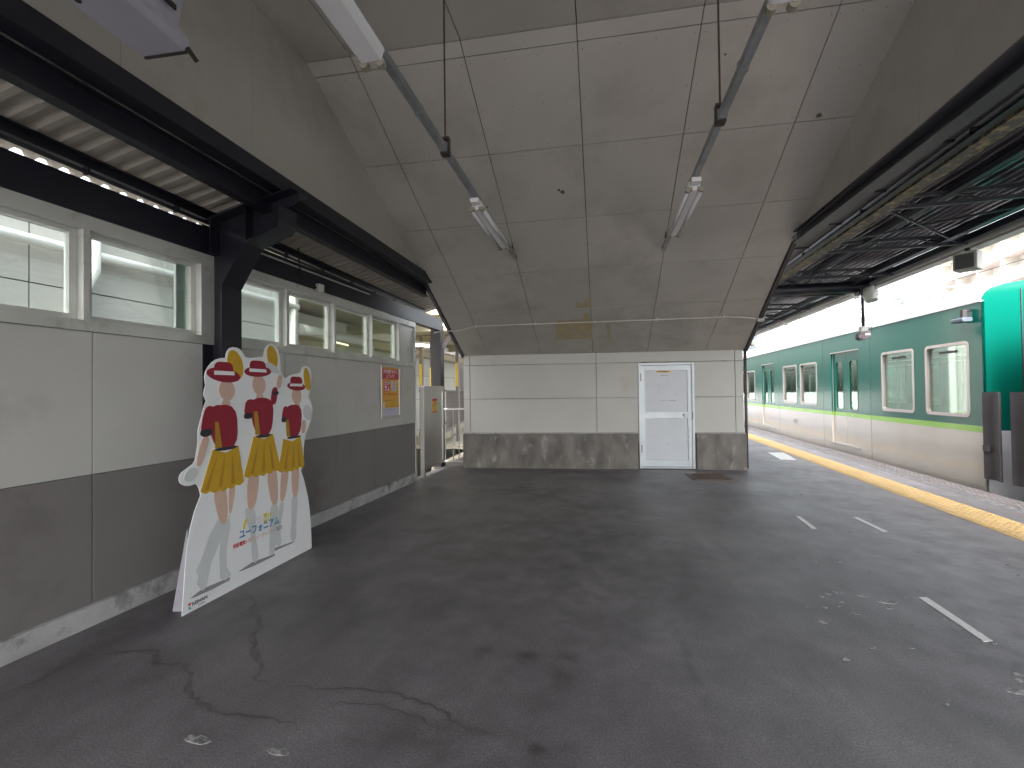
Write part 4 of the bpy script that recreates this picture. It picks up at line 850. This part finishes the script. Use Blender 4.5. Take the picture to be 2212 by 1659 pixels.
# ================= TRAIN CARS =================
CL, CWd = 18.95, 2.72
WIN = [(.26,1.24),(1.54,2.54),(5.50,6.62),(6.86,7.98),(10.95,12.07),(12.31,13.43),(16.40,17.40),(17.70,18.68)]
DOOR = [(3.42,4.70),(8.82,10.10),(14.22,15.50)]
ZB = 1.15     # platform level above the car root
def make_car():
    car = thing("train_car", "dark green and beige train car with lime stripe alongside the platform", "train car", (0, 0, 0), 0, "green train cars")
    zs = [-.45, -.02, .14, .765, .855, .985, 2.06, 2.21, 2.60]; tone = [2, 2, 2, 1, 0, 0, 0, 0]
    side_m = [M_['green'], M_['lime'], M_['beige']]
    for side in (0, 1):
        X = 0 if side == 0 else CWd; sg = 1 if side == 0 else -1
        us = sorted({0, CL}|{v for p in WIN for v in (p[0]+.02, p[1]-.02)}|{v for p in DOOR for v in p}); b = MB()
        for i in range(len(us)-1):
            um = (us[i]+us[i+1])/2
            for j in range(len(zs)-1):
                zm = (zs[j]+zs[j+1])/2
                if any(p[0] < um < p[1] for p in WIN) and .985 < zm < 2.06: continue
                if any(p[0] < um < p[1] for p in DOOR) and .14 < zm < 2.21: continue
                b.box((X, us[i], zs[j]+ZB), (X+sg*.03, us[i+1], zs[j+1]+ZB), tone[j])
        b.build("side_wall", side_m, car)
        fz = lambda a, c, h: (X+sg*h, a, c+ZB)
        for (a, c) in WIN:
            f = MB(); f.ring(rrect(a, c, .965, 2.08, .075), rrect(a+.045, c-.045, 1.01, 2.035, .05), -.008, .055, fz); fo = f.build("window", M_['tframe'], car, smooth=False)
            MB().prism(rrect(a+.03, c-.03, .995, 2.05, .05), .03, .036, fz).build("pane", TG, fo)
            q = MB(); q.box((X+sg*.024, a+.3, 1.93+ZB), (X+sg*.029, c-.3, 1.965+ZB)); q.build("vent_label", M_['rubber'], fo)
        for (a, c) in DOOR:
            mid = (a+c)/2
            q = MB(); q.box((X+sg*.031, a-.02, .12+ZB), (X+sg*.10, a, 2.22+ZB)); q.box((X+sg*.031, c, .12+ZB), (X+sg*.10, c+.02, 2.22+ZB)); q.box((X-sg*.012, a-.02, .115+ZB), (X+sg*.09, c+.02, .138+ZB)); q.box((X-sg*.006, a-.025, 2.21+ZB), (X+sg*.09, c+.025, 2.235+ZB)); q.build("door_surround", M_['tframe'], car)
            for (l0, l1) in ((a, mid-.004), (mid+.004, c)):
                w0, w1 = l0+.13, l1-.13; q = MB(); zz2 = [.14, .765, .855, .93, 2.0, 2.21]; tn = [2, 1, 0, 0, 0]
                for j in range(5):
                    for u_0, u_1 in ((l0, w0+.015), (w0+.015, w1-.015), (w1-.015, l1)):
                        if j == 3 and u_0 > l0 and u_1 < l1: continue
                        q.box((X+sg*.045, u_0, zz2[j]+ZB), (X+sg*.07, u_1, zz2[j+1]+ZB), tn[j])
                d_ = q.build("door_leaf", side_m, car)
                f = MB(); f.ring(rrect(w0, w1, .90, 2.03, .10), rrect(w0+.022, w1-.022, .925, 2.005, .08), .040, .075, fz); f.build("window_gasket", M_['green'], d_)
                MB().prism(rrect(w0+.012, w1-.012, .915, 2.015, .08), .055, .06, fz).build("pane", TG, d_)
            MB().box((X+sg*.047, mid-.004, .14+ZB), (X+sg*.072, mid+.004, 2.21+ZB)).build("door_seal", M_['rubber'], car)
        q = MB(); q.box((X-sg*.018, 0, 2.60+ZB), (X+sg*.03, CL, 2.622+ZB)); q.build("rain_gutter", M_['white'], car)
    b = MB()
    for u in (2.95, 5.15, 8.35, 10.55, 13.75, 15.95): b.box((-.0015, u-.003, -.44+ZB), (.0, u+.003, 2.59+ZB)); b.box((CWd, u-.003, -.44+ZB), (CWd+.0015, u+.003, 2.59+ZB))
    b.split("panel_seam", M_['rubber'], car)
    # roof
    pr = [(0, 2.60), (.012, 2.66), (.05, 2.73), (.12, 2.785), (.26, 2.83), (.6, 2.885), (1.0, 2.91), (1.36, 2.92)]; pr = pr+[(CWd-x, z) for x, z in reversed(pr[:-1])]
    b = MB(); n = len(pr); b.add([(x, u, z+ZB) for u in (0.015, CL-.015) for x, z in pr], [(i, i+1, n+i+1, n+i) for i in range(n-1)]); o = b.build("roof", M_['troof'], car)
    for p in o.data.polygons: p.use_smooth = True
    for u, L in ((3.6, 3.3), (11.9, 3.3)):
        b = MB(); b.prism([(.75, 2.88), (CWd-.75, 2.88), (CWd-.85, 3.14), (.85, 3.14)], u, u+L, lambda a, c, h: (a, h, c+ZB)); ac = b.build("air_conditioner", M_['troof'], car, .02)
        b = MB()
        for i in range(9): b.box((.765+.003*i, u+.15+i*.34, 2.93+ZB), (.80, u+.40+i*.34, 3.08+ZB))
        b.build("louvre", mat("louvre_grey", (.30, .30, .33), .6, .1, 5) if u < 5 else bpy.data.materials["louvre_grey"], ac)
    # end faces
    for u, s in ((0, 1), (CL, -1)):
        b = MB(); lo = .80
        up = [(0, lo), (CWd, lo)]+[(x, z) for x, z in reversed(pr)]
        b.prism(up, u, u+s*.015, lambda a, c, h: (a, h, c+ZB), 0); b.prism([(0, -.45), (CWd, -.45), (CWd, lo), (0, lo)], u, u+s*.015, lambda a, c, h: (a, h, c+ZB), 1)
        b.build("end_wall", [M_['green'], mat("end_white_%d" % (u > 1), (.66, .66, .70), .3, .03, 2)], car)
        b = MB()
        for x in (.45, CWd-.45): b.box((x-.006, u-s*.012, .82+ZB), (x+.006, u, 2.75+ZB))
        b.box((.93, u-s*.25, -.05+ZB), (1.0, u, 2.3+ZB)); b.box((CWd-1.0, u-s*.25, -.05+ZB), (CWd-.93, u, 2.3+ZB)); b.box((.93, u-s*.25, 2.3+ZB), (CWd-.93, u, 2.36+ZB))
        b.split("gangway", M_['rubber'], car)
        for x in (-.035, CWd):
            # curved rubber fall guard beside the gangway
            P = [(x+.035*math.sin(math.pi*t/6), u-s*(.015+.28*t/6)) for t in range(7)]; b = MB()
            b.prism(P+[(px+.03, pu) for px, pu in reversed(P)], .14+ZB, 1.335+ZB, lambda a, c, h: (a, c, h)); b.box((x, u-s*.10, .52+ZB), (x+.06, u, .60+ZB)); b.build("fall_guard", M_['rubber'], car)
    # interior
    MB().box((.04, .1, .02+ZB), (CWd-.04, CL-.1, .10+ZB)).build("floor", M_['tfloor'], car)
    b = MB(); b.box((.04, .1, 2.28+ZB), (CWd-.04, CL-.1, 2.32+ZB)); b.box((.04, 2.56, .1+ZB), (.10, 2.62, 2.28+ZB)); b.build("inner_ceiling", M_['twall'], car)
    b = MB()
    for (a, c) in ((.2, 3.1), (5.0, 8.5), (10.4, 13.9), (15.8, 18.7)):
        for x0, x1, xb in ((.06, .52, .10), (CWd-.52, CWd-.06, CWd-.10)): b.box((x0, a, .42+ZB), (x1, c, .56+ZB)); b.box((xb-.05, a, .5+ZB), (xb+.05, c, .96+ZB))
    b.split("seat", M_['seat'], car, per=2)
    b = MB()
    for x in (.75, CWd-.75):
        b.tube([(x, .3, 1.95+ZB), (x, CL-.3, 1.95+ZB)], .014, 6)
        for u in (3.2, 4.9, 8.6, 10.3, 14.0, 15.7): b.tube([(x-.15, u, .1+ZB), (x-.15, u, 2.2+ZB)], .016, 8)
    b.split("grab_rail", M_['stain'], car)
    b = MB(); b.prism(rrect(-.16, -.03, 2.34, 2.40, .02), .12, .36, lambda a, c, h: (a, h, c+ZB)); b.build("side_camera", mat("blue_grey_housing", (.09, .11, .14), .4, .05, 4), car, .006)
    b = MB(); b.box((-.10, .20, 2.40+ZB), (-.05, .26, 2.50+ZB)); b.box((-.10, .20, 2.50+ZB), (0, .26, 2.52+ZB)); b.build("camera_mount", M_['rubber'], car)
    b = MB(); b.box((.15, .4, -.95+ZB), (CWd-.15, CL-.4, -.35+ZB)); b.build("underframe", M_['black'], car)
    b = MB()
    for u in (2.6, 4.7, 14.2, 16.3):
        for x in (.62, 2.06): b.tube([(x-.06, u, -.62+ZB), (x+.06, u, -.62+ZB)], .42, 20)
    b.split("wheel", M_['rail'], car)
    return car
AT = A8
car = make_car(); x, y = rot(4.97, 7.73, AT); car.location = (x, y, -ZB+.02); car.rotation_euler = (0, 0, AT)
car['label'] = "nearer dark green and beige train car with lime stripe alongside the platform"
text("lettering", "10653", .16, M_['pgrey'], car, (-.002, 7.18, .42+ZB+.0), (0, -1, 0), (0, 0, 1), .002, sx=.8)
def other(c, s, label):
    n_ = copy_tree(car); x, y = rot(c, s, AT); n_.location = (x, y, -ZB+.02); n_['label'] = label
    for ch in list(n_.children):
        if ch.name.startswith("lettering"): bpy.data.objects.remove(ch)
    return n_
other(4.97, 7.73-CL-.78, "train car ending just off the right edge, only its black fall guard showing")
other(4.97, 7.73+CL+.78, "farthest train car beyond the nearer car on the platform track")
other(10.35, 1.5, "green train car on the farther track seen through the nearer car's windows")
other(10.35, 1.5+CL+.78, "second train car on the farther track, beyond the first")

# ================= BACKGROUND =================
# apartment block
az = -R(11.7); fx_, fy_ = 50.0, 80.8
AB = thing("apartment_block", "pale apartment block with long pinkish balconies behind the train", "building", (fx_, fy_, -1.4), az)
MB().box((1.6, -75, 0), (14, 0, 21)).build("wall", M_['apt'], AB)
for f in range(7):
    z = f*3.0; b = MB(); b.box((0, -75, z-.12), (1.6, 0, z+.08)); b.box((0, -75, z+.08), (.14, 0, z+1.15)) if f < 7 else None
    bal = b.build("balcony", M_['aptp'], AB)
    b = MB(); b.box((-.05, -75, z+1.15), (.18, 0, z+1.22)); b.box((-.05,-75,z-.16),(.0,0,z+.1)); b.build("coping", M_['white'], bal)
    if f < 7:
        b = MB()
        for k in range(14): b.box((.0, -k*5.4-.18, z+.08), (1.6, -k*5.4, z+2.88))
        b.split("party_wall", M_['apt'], AB)
        for k in range(10):
            for d_ in (1.0, 3.2): 
                if f < 5 and k < 9: MB().box((1.55, -k*5.4-d_-1.6, z+.2), (1.62, -k*5.4-d_, z+2.2)).build("window", M_['aptw'], AB)
MB().box((-.3, -75.3, 21), (14.3, .3, 21.4)).build("roof_slab", M_['apt'], AB)
# far pale building under the canopy
r = thing("far_building", "pale blue-grey building far beyond the train roof", "building", (52, 150, -1.4), R(-5))
MB().box((-6, 0, 0), (12, 12, 26)).build("wall", M_['lattice'], r); b = MB()
for i in range(6):
    for j in range(7): b.box((-5+i*2.8, -.1, 3+j*3.1), (-3.4+i*2.8, .0, 4.6+j*3.1))
b.split("window", M_['aptw'], r)
# catenary gantries
def gantry(s, h, label, c0=3.6, c1=19):
    x, y = rot(c0, s, A8); r = thing("catenary_gantry", label, "gantry", (x, y, -1.4), A8, "lattice gantries over the tracks"); L = c1-c0; H0 = h+1.4
    b = MB()
    for dy in (-.25, .25):
        for dz in (0, .6): b.bar((0, dy, H0+dz), (L, dy, H0+dz), .07, .07)
        n_ = int(L/.8)
        for i in range(n_): b.bar((L*i/n_, dy, H0+(0 if i % 2 else .6)), (L*(i+1)/n_, dy, H0+(.6 if i % 2 else 0)), .045, .045)
    for i in range(int(L/.8)+1): b.bar((i*.8, -.25, H0), (i*.8, .25, H0), .04, .04)
    b.build("lattice_beam", M_['lattice'], r)
    for x_ in (0, L):
        MB().box((x_-.12, -.12, 0), (x_+.12, .12, H0+.6)).build("mast", M_['lattice'], r)
    b = MB()
    for cc in (6.35, 11.7): b.tube([(cc-c0, 0, H0), (cc-c0, 0, H0-.7)], .05, 8); b.tube([(cc-c0-.6, 0, H0-.7), (cc-c0+.6, 0, H0-.5)], .02, 6)
    b.build("insulator", M_['brownsteel'], r)
    return r
gantry(34, 7.0, "pale lattice gantry over the tracks nearest behind the canopy eave", 3.2, 26); gantry(46, 8.2, "pale lattice gantry over the tracks beyond the first one", 3.2, 24); gantry(62, 6.6, "farthest pale lattice gantry over the tracks", 3.2, 26)
def wire(c, z, label, sag=.25):
    x, y = rot(c, 0, A8); r = thing("overhead_wire", label, "wire", (x, y, z), A8, "overhead wires above the tracks"); P = []
    for i in range(61): s = -20+i*2.0; P.append((0, s, -sag*math.sin(math.pi*((s+20) % 40)/40)))
    MB().tube(P, .012, 5).build("catenary", M_['steel'], r)
    b = MB(); b.tube([(0, -20, -.75), (0, 100, -.75)], .009, 5)
    for i in range(24): b.tube([(0, -20+5*i, -.1), (0, -20+5*i, -.75)], .004, 4)
    b.build("contact_wire", M_['steel'], r)
wire(6.35, 5.1, "overhead wire above the nearer train"); wire(11.7, 5.2, "overhead wire above the farther train")
